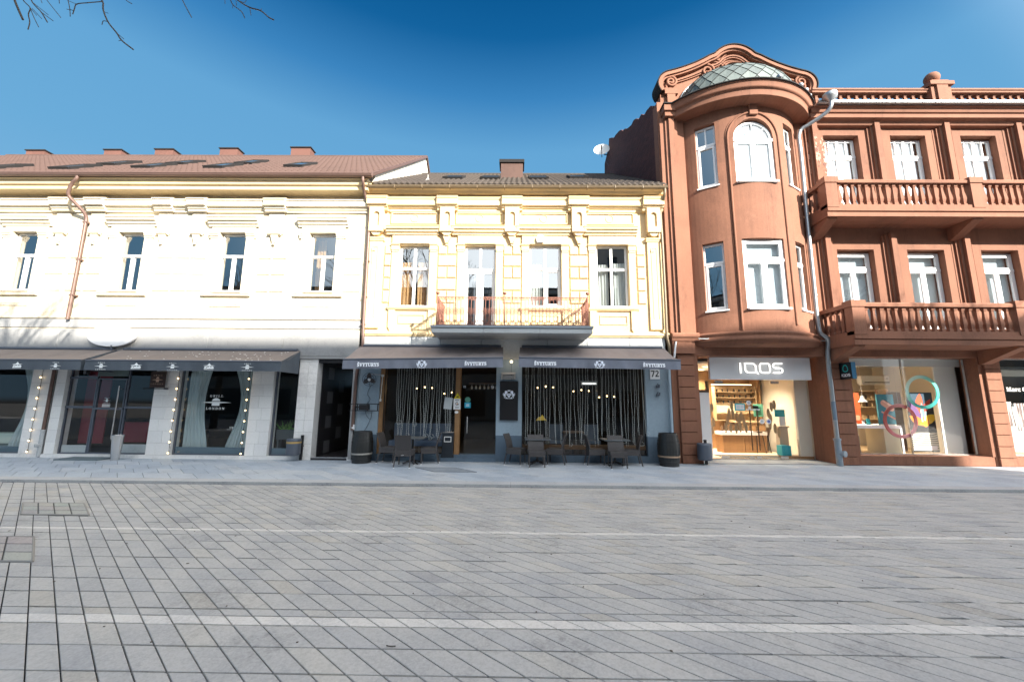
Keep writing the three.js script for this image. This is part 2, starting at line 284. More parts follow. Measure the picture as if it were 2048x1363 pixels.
// a window: white frame with bars, panes, sill; opts.v / opts.h = bars inside (as [position, from, to] in metres)
function win(parent, x0, x1, y0, y1, z, o = {}) {
  const w = group(o.name || 'window', parent), f = o.f || .07, g = [];
  g.push(box(x0, x0 + f, y0, y1, z - .06, z), box(x1 - f, x1, y0, y1, z - .06, z), box(x0 + f, x1 - f, y0, y0 + f, z - .061, z - .001), box(x0 + f, x1 - f, y1 - f, y1, z - .061, z - .001));
  for (const [x, a, b, t] of o.v || []) g.push(box(x - (t || .05), x + (t || .05), a, b, z - .055, z + .012));
  for (const [y, a, b, t] of o.h || []) g.push(box((a ?? x0) + .002, (b ?? x1) - .002, y - (t || .05), y + (t || .05), z - .058, z + .018));
  mesh('frame', g, o.frame || mat.whiteFrame, w);
  mesh('pane', new THREE.PlaneGeometry(x1 - x0 - f, y1 - y0 - f).translate((x0 + x1) / 2, (y0 + y1) / 2, z - .03), o.pane || mat.pane, w);
  if (o.sash) for (const [a, b, c, d] of o.sash) mesh('sash', [box(a, a + .045, c, d, z - .05, z + .006), box(b - .045, b, c, d, z - .05, z + .006), box(a + .045, b - .045, c, c + .05, z - .051, z + .005), box(a + .045, b - .045, d - .05, d, z - .051, z + .005)], o.frame || mat.whiteFrame, w);
  if (o.sill) mesh('sill', box(x0 - .06, x1 + .06, y0 - .045, y0 - .003, z - .02, o.sill), o.sillMat || mat.whiteFrame, w);
  if (o.blind) mesh('blind', box(x0 + .04, x1 - .04, y0 + .05, y1 - .03, z - .2, z - .17), mat.blind, w);
  return w;
}
function drape(x0, x1, y0, y1, z, folds, amp, taper = 0, side = 1) {    // hanging curtain
  const nx = folds * 8, ny = 14, p = [], ix = [];
  for (let j = 0; j <= ny; j++) for (let i = 0; i <= nx; i++) { const f = i / nx, h = j / ny, k = 1 - taper * Math.sin(PI * Math.min(1, (1 - h) * 1.1)) ; const xa = side > 0 ? x0 + (x1 - x0) * f * k : x1 - (x1 - x0) * f * k; p.push(xa, y0 + (y1 - y0) * h, z + amp * Math.sin(2 * PI * folds * f + Math.sin(h * 3 + i)) * (1 - .4 * h)); }
  for (let j = 0; j < ny; j++) for (let i = 0; i < nx; i++) { const a = j * (nx + 1) + i; ix.push(a, a + 1, a + nx + 2, a, a + nx + 2, a + nx + 1); }
  const g = new THREE.BufferGeometry(); g.setAttribute('position', new THREE.BufferAttribute(new Float32Array(p), 3)); g.setIndex(ix); g.computeVertexNormals(); return g;
}
const gutter = (x0, x1, y, z, r) => { const pts = []; for (let i = 0; i <= 8; i++) { const a = PI + PI * i / 8; pts.push([z + r * Math.cos(a), y + r * Math.sin(a)]); } for (let i = 8; i >= 0; i--) { const a = PI + PI * i / 8; pts.push([z + (r - .012) * Math.cos(a), y + (r - .012) * Math.sin(a)]); } return [prof(pts, x0, x1), bar([x0, y, z + r], [x1, y, z + r], .014, 6)]; };

// ---------- left house ----------
const LX0 = -27, LX1 = -4.98;
const left = thing('corner_house', 'long cream two-storey house with red tile-sheet roof and stone-clad restaurant front', 'building');
{
  const B = left, C = mat.cream, TR = mat.creamTrim, Z = 0;
  const centers = [-19.9, -16.43, -12.85, -9.44, -6.43];
  const holes = centers.map((c) => [c - .455, c + .455, 5.30, 7.31]);
  mesh('wall', wallGrid(LX0, LX1, 4.0, 9.0, -.35, Z, holes), C, B);
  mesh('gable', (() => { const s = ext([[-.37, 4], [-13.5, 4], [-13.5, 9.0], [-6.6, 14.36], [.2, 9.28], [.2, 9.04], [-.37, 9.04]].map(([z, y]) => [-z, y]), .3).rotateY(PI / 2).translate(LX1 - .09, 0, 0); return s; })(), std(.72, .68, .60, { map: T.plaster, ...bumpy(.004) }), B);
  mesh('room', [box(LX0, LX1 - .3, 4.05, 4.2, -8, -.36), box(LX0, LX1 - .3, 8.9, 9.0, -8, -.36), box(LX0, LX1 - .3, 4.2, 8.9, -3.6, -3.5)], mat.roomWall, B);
  for (const c of centers) {
    const x0 = c - .455, x1 = c + .455;
    win(B, x0 + .02, x1 - .02, 5.30, 7.29, -.13, { f: .04, h: [[6.52, null, null, .045]], v: [[c, 5.35, 6.47, .05]], sill: .09 });
    if (c === -6.43) mesh('curtain', drape(x0, x0 + .3, 5.2, 7.3, -.6, 3, .03), mat.orange, B);
    // surround: pilasters, capitals, hood, apron
    mesh('window_surround', [box(x0 - .27, x0, 5.2, 7.1, 0, .05), box(x1, x1 + .27, 5.2, 7.1, 0, .05), ...[-1, 1].map((s) => { const a = s < 0 ? x0 - .31 : x1; return [box(a, a + .31, 7.1, 7.17, 0, .07), box(a, a + .31, 7.17, 7.23, 0, .095), box(a, a + .31, 7.23, 7.30, 0, .115)]; }), box(x0 - .27, x1 + .27, 7.31, 7.50, 0, .04)], TR, B);
    mesh('window_hood', [prof([[0, 7.5], [.06, 7.5], [.08, 7.57], [.12, 7.585], [.13, 7.66], [.19, 7.68], [.2, 7.75], [.23, 7.77], [.23, 7.80], [0, 7.86]], x0 - .38, x1 + .38)], TR, B);
    mesh('window_apron', [prof([[0, 5.1], [.09, 5.12], [.11, 5.17], [.13, 5.2], [0, 5.2]], x0 - .33, x1 + .33), box(x0 - .05, x1 + .05, 4.78, 5.02, 0, .03), box(x0 + .05, x1 - .05, 4.84, 4.96, .03, .045)], TR, B);
  }
  const heads = [[-15.25, .66], [-14.09, .62], [-11.8, .62], [-10.66, .62], [-8.04, .70], [-18.6, .62], [-21, .62]];
  const ent = (k, s = 0) => [[0, 8.0], [.06 + k, 8.0], [.07 + k, 8.06], [.11 + k, 8.09], [.12 + k, 8.15], [.2 + k, 8.17], [.2 + k, 8.34], [.235 + k, 8.36], [.235 + k, 8.395], [.06 + k, 8.49], [0, 8.49]];
  const edges = heads.map(([c, w]) => [c - w / 2, c + w / 2]).sort((a, b) => a[0] - b[0]); let at = LX0;
  const pl = []; for (const [a, b] of edges) { pl.push(prof(ent(0), at, a)); at = b; } pl.push(prof(ent(0), at, LX1));
  mesh('entablature', [pl, edges.map(([a, b]) => prof(ent(.085), a, b))], TR, B);
  for (const [c, w] of heads) mesh('pendant_bracket', [box(c - w * .36, c + w * .36, 7.24, 8.0, 0, .05), prof([[0, 7.19], [.10, 7.21], [.13, 7.245], [.13, 7.275], [0, 7.275]], c - w * .3, c + w * .3), ext([[-.11, 0], [.11, 0], [.04, -.24], [-.04, -.24]], .09, { bevelEnabled: true, bevelSize: .01, bevelThickness: .01, bevelSegments: 1 }).translate(c, 7.19, 0), box(c - .03, c + .03, 6.86, 6.93, 0, .11)], TR, B);
  // main cornice: two lit fillets and a deep soffit
  mesh('cornice', prof([[0, 8.62], [.44, 8.62], [.44, 8.735], [.50, 8.76], [.52, 8.79], [.52, 8.90], [.58, 8.93], [.58, 8.99], [0, 9.02]], LX0, LX1 + .1), mat.yellowTrim, B);
  // faint ashlar blocks between the windows
  const ys = [5.27, 5.84, 6.39, 6.95];
  for (const [a, b] of [[-15.55, -14.95], [-14.8, -14.25], [-14.2, -13.72], [-11.9, -11.35], [-11.3, -10.8], [-10.78, -10.28], [-8.5, -8.1], [-8.05, -7.6], [-5.65, -5.1], [-18.6, -18.1], [-18.05, -17.5]])
    for (let i = 0; i < 3; i++) mesh('ashlar_block', cham(a, b, ys[i] + .012, ys[i + 1] - .012, 0, .028, .012), C, B);
  // string courses below and the sheet-metal fascia
  mesh('string_course', [prof([[0, 4.34], [.05, 4.36], [.06, 4.4], [0, 4.43]], LX0, LX1)], TR, B);
  mesh('sign_band', box(LX0, LX1, 4.06, 4.33, 0, .035), mat.fascia, B);
  for (let x = LX1; x > -19; x -= 2.42) mesh('fascia_panel', cham(x - 2.414, x, 3.175, 4.0, .0, .07, .006), mat.fascia, B);
  mesh('shadow_gap', box(LX0, LX1, 4.0, 4.06, -.1, -.02), mat.dark, B);
  mesh('fascia_soffit', box(LX0, LX1, 3.1, 3.172, -.34, .06), std(.3, .3, .3), B);
  // roof
  const roof = group('roof', B);
  mesh('tile_sheet', roofSheet(LX0, -4.72, .60, 9.07, -6.6, 14.45, .2, .045, 16), mat.roofRed, roof);
  mesh('back_slope', raw(quad([LX0, 9.07, -13.8], [-4.72, 9.07, -13.8], [-4.72, 14.45, -6.6], [LX0, 14.45, -6.6])), mat.roofRed, roof);
  mesh('ridge_cap', bar([LX0, 14.46, -6.6], [-4.72, 14.46, -6.6], .09, 10), mat.roofRed, roof);
  each('verge_board', [ext([[.62, 9.0], [.62, 9.12], [-6.6, 14.54], [-6.6, 14.42]].map(([z, y]) => [-z, y]), .06).rotateY(PI / 2).translate(-4.74, 0, 0), ext([[-6.6, 14.42], [-6.6, 14.54], [-13.8, 9.2], [-13.8, 9.0]].map(([z, y]) => [-z, y]), .06).rotateY(PI / 2).translate(-4.74, 0, 0)], mat.gutterRed, roof);
  mesh('eaves_board', [box(LX0, -4.75, 8.955, 9.06, .53, .585)], mat.gutterRed, roof);
  for (const [a, b, t] of [[-26.2, -25.2, 14.86], [-22.0, -21.07, 14.9], [-19.27, -18.3, 14.94], [-15.8, -14.85, 15.0], [-12.0, -10.97, 15.06]]) { const c = group('chimney', roof); mesh('stack', box(a, b, 13.4, t, -7.15, -6.72), mat.chimney, c); mesh('cap', box(a - .05, b + .05, t, t + .05, -7.2, -6.67), mat.flashing, c); }
  // skylights lie along the slope
  const ang = Math.atan2(5.38, 7.2);
  for (const [x, f] of [[-8.35, .31], [-11.0, .25], [-11.0, .45], [-13.55, .24], [-13.55, .42], [-15.9, .17], [-15.9, .37], [-18.5, .17]]) {
    const k = group('skylight', roof); k.position.set(x, 9.07 + 5.38 * f + .07, .6 - 7.2 * f + .05); k.rotation.x = ang;
    mesh('frame', [boxC(.72, .1, .06, 0, 0, .62), boxC(.72, .1, .06, 0, 0, -.62), boxC(.06, .1, 1.2, .33, 0, 0), boxC(.06, .1, 1.2, -.33, 0, 0)], mat.flashing, k);
    mesh('pane', boxC(.6, .02, 1.18, 0, .02, 0), std(.12, .14, .16, { roughness: .05, metalness: .6 }), k);
  }
  mesh('gutter', gutter(LX0, -4.68, 9.02, .67, .085), mat.gutterRed, B);
  const dp = (name, pts, m, r = .05) => { const d = group(name, B); mesh('pipe', tube(pts, r, 10), m, d); return d; };
  let d = dp('downpipe', [[-14.3, 8.98, .66], [-14.32, 8.85, .66], [-14.5, 8.68, .62], [-14.62, 8.36, .56], [-14.6, 8.28, .52], [-14.4, 7.9, .2], [-14.38, 7.76, .13], [-14.38, 7.5, .12], [-14.38, 6, .12], [-14.4, 4.3, .12]], mat.gutterRed);
  mesh('clip', [7.6, 6.3, 5.1].map((y) => boxC(.15, .05, .16, -14.385, y, .08)), mat.gutterRed, d);
  d = dp('downpipe', [[-4.98, 8.98, .66], [-4.98, 8.8, .64], [-5.02, 8.6, .4], [-5.0, 8.45, .28], [-4.9, 8.15, .15], [-4.89, 7.9, .13], [-4.87, 6, .12], [-4.86, 4.4, .12], [-4.85, 3.4, .11], [-4.92, 3.1, .09], [-4.98, 2.6, .07], [-5.0, .9, .06]], mat.gutterRed);
  mesh('clip', [7.6, 6.3, 5.1, 4.2].map((y) => boxC(.14, .04, .14, -4.87, y, .08)), mat.gutterRed, d);
  // ---- ground floor: clad piers and shop windows ----
  const piers = [[-18.2, -17.5], [-15.32, -14.72], [-14.53, -14.22], [-11.37, -10.63], [-8.3, -7.62], [-6.83, -6.26], [-5.12, -5.0]];
  each('pier_core', piers.map(([a, b]) => box(a + .012, b - .012, .02, 3.1, -.34, -.012)), mat.joint, B);
  each('plinth', [box(LX0, -6.25, -.02, .1, -.34, .03), box(-5.13, -5.0, -.02, .1, -.34, .03)], mat.cladding2, B);
  for (const [a, b] of piers) {
    const cols = b - a > .5 ? [[a, a + .28], [a + .286, b]] : [[a, b]];
    for (let y = .105, i = 0; y < 3.1; y += .362, i++) for (const [p, q] of (i % 2 && cols.length > 1 ? [[a, b - .286], [b - .28, b]] : cols)) mesh('stone_tile', cham(p, q, y, Math.min(3.1, y + .358), -.02, 0, .003), rnd() < .5 ? mat.cladding : mat.cladding2, B);
  }
  each('pier_return', piers.map(([a, b]) => [box(a, a + .012, .1, 3.1, -.34, -.02), box(b - .012, b, .1, 3.1, -.34, -.02)]), mat.cladding2, B);
  d = dp('downpipe', [[-14.62, 3.1, .03], [-14.62, 2, .03], [-14.62, .78, .03]], mat.gutterRed, .045); mesh('boot', [bar([-14.62, .02, .03], [-14.62, .8, .03], .055, 10), bar([-14.62, .78, .03], [-14.62, .83, .03], .068, 10), bar([-14.62, .36, .06], [-14.66, .36, .15], .05, 10)], mat.greyPanel, d);
  const shop = (x0, x1, o = {}) => win(B, x0, x1, .1, 3.1, -.1, { name: 'shop_window', f: .04, frame: mat.greyMetal, pane: mat.shopPane, ...o });
  shop(-17.5, -15.34); shop(-10.61, -8.32); shop(-7.6, -6.85);
  // the restaurant behind
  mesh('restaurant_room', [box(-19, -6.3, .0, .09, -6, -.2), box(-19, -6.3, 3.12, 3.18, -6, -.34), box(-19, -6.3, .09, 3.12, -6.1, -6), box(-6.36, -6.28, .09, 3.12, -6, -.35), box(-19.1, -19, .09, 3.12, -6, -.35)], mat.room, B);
  // door bay: glazed screen with door and red panels behind
  win(B, -14.2, -13.3, .1, 3.1, -.1, { name: 'door_screen', f: .04, frame: mat.greyMetal, pane: mat.shopPane, h: [[1.53, null, null, .035], [2.45, null, null, .03]] });
  const door = win(B, -13.29, -12.36, .1, 2.44, -.1, { name: 'door', f: .045, frame: mat.greyMetal, pane: mat.shopPane, h: [[1.49, null, null, .035]] });
  mesh('handle', [bar([-12.47, .55, .02], [-12.47, 2.2, .02], .018), bar([-12.47, .62, -.1], [-12.47, .62, .02], .012), bar([-12.47, 1.5, -.1], [-12.47, 1.5, .02], .012), bar([-12.47, 2.1, -.1], [-12.47, 2.1, .02], .012)], mat.steel, door);
  mesh('transom_panel', box(-13.29, -12.33, 2.5, 2.9, -.13, -.08), std(.07, .10, .10, { roughness: .3 }), door);
  win(B, -12.33, -11.39, .1, 3.1, -.1, { name: 'door_screen', f: .04, frame: mat.greyMetal, pane: mat.shopPane, h: [[1.53, null, null, .035]] });
  each('kick_panel', [box(-14.15, -13.35, .14, .36, -.17, -.14), box(-12.28, -11.43, .14, .40, -.17, -.14)], mat.greyPanel, B);
  each('red_panel', [box(-14.15, -13.35, .37, 3.0, -.62, -.58), box(-12.9, -11.45, .41, 1.05, -.72, -.68)], mat.red, B);
  each('sill_panel', [box(-10.58, -8.36, .14, .33, -.2, -.14), box(-7.56, -6.9, .14, .32, -.2, -.14), box(-17.4, -15.4, .14, .3, -.2, -.14)], std(.10, .15, .19), B);
  each('curtain', [drape(-10.5, -9.75, .15, 3.0, -.32, 6, .03, .28, 1), drape(-9.15, -8.36, .15, 3.0, -.32, 7, .03, .45, -1), drape(-16.1, -15.4, .15, 3.0, -.32, 6, .03, .5, -1)], mat.sheer, B);
  mesh('door_mat', box(-13.5, -12.2, .0, .035, .03, .6), std(.13, .17, .19, bumpy(.006)), B);
  // passage to the yard
  const pas = group('passage', B);
  mesh('passage_shell', [box(-6.34, -6.262, 0, 3.1, -4, -.345), box(-5.12, -5.04, 0, 3.1, -4, -.345), box(-6.26, -5.12, 2.98, 3.09, -4, -.05), box(-6.26, -5.12, -.03, .06, -4, .0)], mat.mosaic, pas);
  for (let i = 0; i < 6; i++) for (let j = 0; j < 7; j++) { const odd = (i + 2 * j) % 4 === 1 && i < 4; mesh('wall_tile', box(-6.262, -6.25, .1 + j * .4 + .004, .1 + j * .4 + .396, -.36 - i * .42 - .416, -.36 - i * .42), odd ? mat.mosaicLight : mat.mosaic, pas); }
  mesh('yard_door', [box(-6.25, -5.13, .06, 2.4, -3.4, -3.34)], mat.darkWood, pas);
  mesh('threshold', box(-6.25, -5.13, .062, .085, -.06, .01), mat.steel, pas);
}
// awnings of the restaurant
function awning(name, label, x0, x1, o) {
  const a = thing(name, label, 'awning'), { yb, zb, yl, yr, zf, drop } = o, n = 40, p = [], ix = [];
  for (let i = 0; i <= n; i++) for (let j = 0; j <= 10; j++) { const u = i / n, v = j / 10, yf = yl + (yr - yl) * u; const w = Math.sin(u * 47 + v * 3) * .016 * Math.sin(PI * v) + Math.sin(u * 19 + v * 6) * .02 * Math.sin(PI * v) - .045 * Math.sin(PI * v); p.push(x0 + (x1 - x0) * u + (o.cut || 0) * (1 - v) * (u < .5 ? 1 : -1) * Math.abs(1 - 2 * u) ** 8, yb + (yf - yb) * v + w, zb + (zf - zb) * v); }
  for (let i = 0; i < n; i++) for (let j = 0; j < 10; j++) { const q = i * 11 + j; ix.push(q, q + 1, q + 12, q, q + 12, q + 11); }
  const g = new THREE.BufferGeometry(); g.setAttribute('position', new THREE.BufferAttribute(new Float32Array(p), 3)); g.setIndex(ix); g.computeVertexNormals();
  mesh('canopy', g, o.top, a);
  const p2 = [], ix2 = []; for (let i = 0; i <= 60; i++) for (let j = 0; j <= 3; j++) { const u = i / 60, v = j / 3; p2.push(x0 + (x1 - x0) * u, yl + (yr - yl) * u - .035 - drop * v, zf + .012 + (.016 * Math.sin(u * 41) + .012 * Math.sin(u * 97 + 1)) * v); }
  for (let i = 0; i < 60; i++) for (let j = 0; j < 3; j++) { const q = i * 4 + j; ix2.push(q, q + 1, q + 5, q, q + 5, q + 4); }
  const g2 = new THREE.BufferGeometry(); g2.setAttribute('position', new THREE.BufferAttribute(new Float32Array(p2), 3)); g2.setIndex(ix2); g2.computeVertexNormals();
  mesh('valance', g2, o.front, a);
  mesh('front_rail', bar([x0, yl - .01, zf], [x1, yr - .01, zf], .028, 8), o.rail || mat.greyMetal, a);
  mesh('roller', bar([x0 + .1, yb + .02, zb], [x1 - .1, yb + .02, zb], .05, 8), mat.greyMetal, a);
  for (const x of [x0 + .25, x1 - .25]) mesh('arm', [bar([x, yb - .25, .02], [x + (x < (x0 + x1) / 2 ? .35 : -.35), (yb + yl) / 2 - .18, zf * .55], .022), bar([x + (x < (x0 + x1) / 2 ? .35 : -.35), (yb + yl) / 2 - .18, zf * .55], [x, yl - .03, zf], .022)], mat.greyMetal, a);
  if (o.flap) mesh('side_flap', raw([x1 - .01, yb, zb, x1 - .01, yr, zf, x1 - .01, yb - .72, zb, x1 - .01, yr, zf, x1 - .01, yr - .3, zf, x1 - .01, yb - .72, zb]), o.front, a);
  return a;
}
const sans = (k, b = 'bold ') => (h) => b + Math.round(h * k) + 'px sans-serif', serif = (k) => (h) => 'bold ' + Math.round(h * k) + 'px serif';
function burger(x, w, h, col = '#eef2f2') {   // GRILL / burger on a long bar / LONDON
  x.fillStyle = col; x.textAlign = 'center'; x.textBaseline = 'middle'; x.font = 'bold ' + h * .2 + 'px serif';
  x.fillText('G R I L L', w / 2, h * .12); x.fillText('L O N D O N', w / 2, h * .9);
  x.beginPath(); x.ellipse(w / 2, h * .44, w * .13, h * .19, 0, PI, 0); x.fill(); x.fillRect(w * .36, h * .48, w * .28, h * .07); x.fillRect(w * .375, h * .58, w * .25, h * .15);
  x.beginPath(); x.moveTo(0, h * .54); x.quadraticCurveTo(w * .3, h * .46, w / 2, h * .5); x.quadraticCurveTo(w * .7, h * .46, w, h * .54); x.quadraticCurveTo(w * .7, h * .54, w / 2, h * .6); x.quadraticCurveTo(w * .3, h * .54, 0, h * .54); x.fill();
}
function peaks(x, w, h) {   // three peaks over a script word
  x.fillStyle = '#eef2f2'; x.beginPath(); x.moveTo(w * .5, 0); x.lineTo(w * .66, h * .32); x.lineTo(w, h * .36); x.lineTo(w * .7, h * .44); x.lineTo(w * .3, h * .44); x.lineTo(0, h * .36); x.lineTo(w * .34, h * .32); x.fill();
  x.strokeStyle = '#eef2f2'; x.lineWidth = h * .11; x.lineCap = x.lineJoin = 'round'; x.beginPath(); x.moveTo(w * .14, h * .56); x.lineTo(w * .3, h * .56); x.lineTo(w * .12, h * .8); x.lineTo(w * .3, h * .8);
  for (let i = 0; i < 5; i++) { const c = w * (.38 + i * .11); x.moveTo(c, h * .6); x.quadraticCurveTo(c - w * .06, h * .74, c, h * .8); x.quadraticCurveTo(c + w * .06, h * .74, c + w * .05, h * (i % 2 ? .5 : .62)); } x.stroke(); x.fillRect(w * .1, h * .92, w * .8, h * .05);
}
{
  const o = { yb: 3.33, zb: .12, yl: 2.9, yr: 2.9, zf: 1.1, drop: .26, top: mat.awning, front: mat.valance, flap: true };
  const a = awning('awning', 'dark grey-brown awning with white burger logos, wider left part, cut by the left edge', -18.4, -12.62, o);
  print('logo', .36, .23, 300, burger, a, [-13.3, 2.725, 1.155]); print('logo', .32, .2, 300, peaks, a, [-14.42, 2.73, 1.155]); print('logo', .36, .23, 300, burger, a, [-15.5, 2.725, 1.155]);
  const b = awning('awning', 'dark awning with white burger logos and bird droppings beside the grey stone pier', -12.5, -6.78, o);
  [-11.97, -9.89, -7.72].forEach((x) => print('logo', .42, .25, 300, burger, b, [x + .0, 2.725, 1.155])); [-10.95, -8.83].forEach((x) => print('logo', .36, .2, 300, peaks, b, [x, 2.73, 1.155]));
  const dm = std(.75, .75, .72), spots = []; for (let i = 0; i < 70; i++) { const u = Math.pow(rnd(), .6), v = rr(.08, .95), x = -12.4 + 5.5 * u, r = rr(.006, .02); spots.push(new THREE.SphereGeometry(1, 6, 4).scale(r * 1.6, .004, r).rotateX(.4).translate(x, 3.33 - .43 * v - .035 * Math.sin(PI * v) + .008, .12 + .98 * v)); }
  const s = mesh('droppings', spots, dm, b); s.userData.kind = 'stuff';
  mesh('gap_post', [box(-12.6, -12.52, 2.5, 2.95, .9, 1.02)], mat.black, a);
}
{
  const o = thing('oval_sign', 'blank white oval sign standing above the gap between the two left awnings', 'sign', [-12.8, 3.76, .18]);
  mesh('face', new THREE.CylinderGeometry(1, 1, .07, 56).rotateX(PI / 2).scale(.76, .34, 1), mat.white, o); mesh('spigot', bar([.08, -.5, .02], [.08, -.3, .06], .018), mat.greyMetal, o); mesh('bracket', boxC(.3, .1, .1, 0, 0, -.07), mat.greyMetal, o);
}
{ // hanging sign beside the door
  const o = thing('hanging_sign', 'small dark brown restaurant sign on a black rod right of the red door bay', 'sign', [-11.2, 2.4, .1]);
  mesh('board', boxC(.46, .5, .03), std(.05, .03, .025), o); mesh('rod', [bar([-.45, -.28, 0], [.25, -.28, 0], .014), bar([.25, -.28, -.1], [.25, -.28, .02], .025)], mat.black, o);
  print('lettering', .38, .34, 300, (x, w, h) => burger(x, w, h, '#b99a86'), o, [0, 0, .018]);
}
// bulb strings round the windows
for (const [x, n, lab] of [[-14.98, 8, 'string of warm bulbs on the pier left of the downpipe at far left'], [-10.61, 8, 'string of warm bulbs down the left edge of the curtained restaurant window'], [-8.37, 8, 'string of warm bulbs down the right edge of the curtained restaurant window']]) {
  const o = thing('bulb_string', lab, 'string lights', [x, 0, .03], 0, 'warm bulb strings on the restaurant front');
  mesh('cable', tube([[0, 2.9, 0], [.015, 1.8, 0], [-.01, .9, 0], [0, .15, 0]], .006, 6), mat.black, o);
  for (let i = 0; i < n; i++) { const y = .17 + i * .325; mesh('bulb', new THREE.SphereGeometry(.023, 10, 8).translate(0, y, .03), mat.bulb, o); mesh('socket', boxC(.025, .03, .025, 0, y + .035, .01), mat.black, o); }
}
{
  const B = thing('window_lettering', 'white burger and GRILL LONDON lettering on the curtained restaurant window', 'lettering', [-9.43, 1.72, -.085]);
  print('lettering', 1.0, .5, 300, (x, w, h) => burger(x, w, h), B, [0, 0, 0]);
  const D = thing('window_lettering', 'small white burger logo and lines on the glass restaurant door', 'lettering', [-12.9, 1.68, -.085]);
  print('lettering', .26, .32, 300, (x, w, h) => { burger(x, w, h * .6); x.fillStyle = '#eee'; for (let i = 0; i < 3; i++) x.fillRect(0, h * (.68 + i * .1), w, h * .055); }, D, [0, 0, 0]);
}
// inside the restaurant
{
  const t = thing('restaurant_table', 'dark restaurant table with white crockery behind the curtained window', 'table', [-9.4, .09, -.9]);
  mesh('tabletop', boxC(1.4, .04, .7, 0, .72, 0), std(.05, .035, .03, { roughness: .3 }), t); mesh('leg', [boxC(.06, .7, .06, -.6, .35, .25), boxC(.06, .7, .06, .6, .35, .25)], mat.black, t);
  const c = thing('crockery', 'white cups and a napkin holder on the restaurant table', 'crockery', [-9.4, .83, -.85]); mesh('cup', [cyl(.03, .045, .09, 0, 0, 0), cyl(.03, .045, .09, .13, 0, .06), boxC(.1, .12, .05, .2, .08, -.04), cyl(.07, .08, .02, .05, 0, .12)], mat.white, c);
  const f = thing('planter', 'dark planter with green leaves behind the narrow window left of the passage', 'planter', [-7.25, .1, -.45]);
  mesh('trough', [boxC(.62, .3, .26, 0, .62, 0), boxC(.05, .5, .2, -.26, .25, 0), boxC(.05, .5, .2, .26, .25, 0)], std(.06, .075, .085), f);
  for (let i = 0; i < 34; i++) { const a = rr(-1.3, 1.3), L = rr(.16, .34), x = rr(-.27, .27), g = new THREE.PlaneGeometry(.035, L, 1, 4); const q = g.attributes.position; for (let k = 0; k < q.count; k++) { const h = q.getY(k) / L + .5; q.setX(k, q.getX(k) * (1 - h * .85)); q.setZ(k, .09 * h * h); } g.translate(0, L / 2, 0); g.rotateY(rr(0, 6)); g.rotateZ(a); g.computeVertexNormals(); mesh('leaf', g.translate(x, .77, rr(-.06, .08)), mat.green, f); }
  const h = thing('pendant_lamp', 'pale glass pendant lamp deep in the dark far-left restaurant window', 'lamp', [-16.4, 2.15, -1.4]); mesh('shade', lathe([[.02, .16], [.05, .14], [.14, .02], [.15, 0]], 20), std(.5, .42, .3, { side: THREE.DoubleSide }), h); mesh('cord', bar([0, .16, 0], [0, 1, 0], .005, 5), mat.black, h);
  const w = thing('counter', 'pale green-topped counter inside the far-left restaurant window', 'counter', [-16.6, .09, -.75]); mesh('top', boxC(1.9, .32, .5, 0, .42, 0), std(.45, .55, .5), w); mesh('base', boxC(1.8, .26, .44, 0, .13, 0), std(.15, .2, .2), w);
}
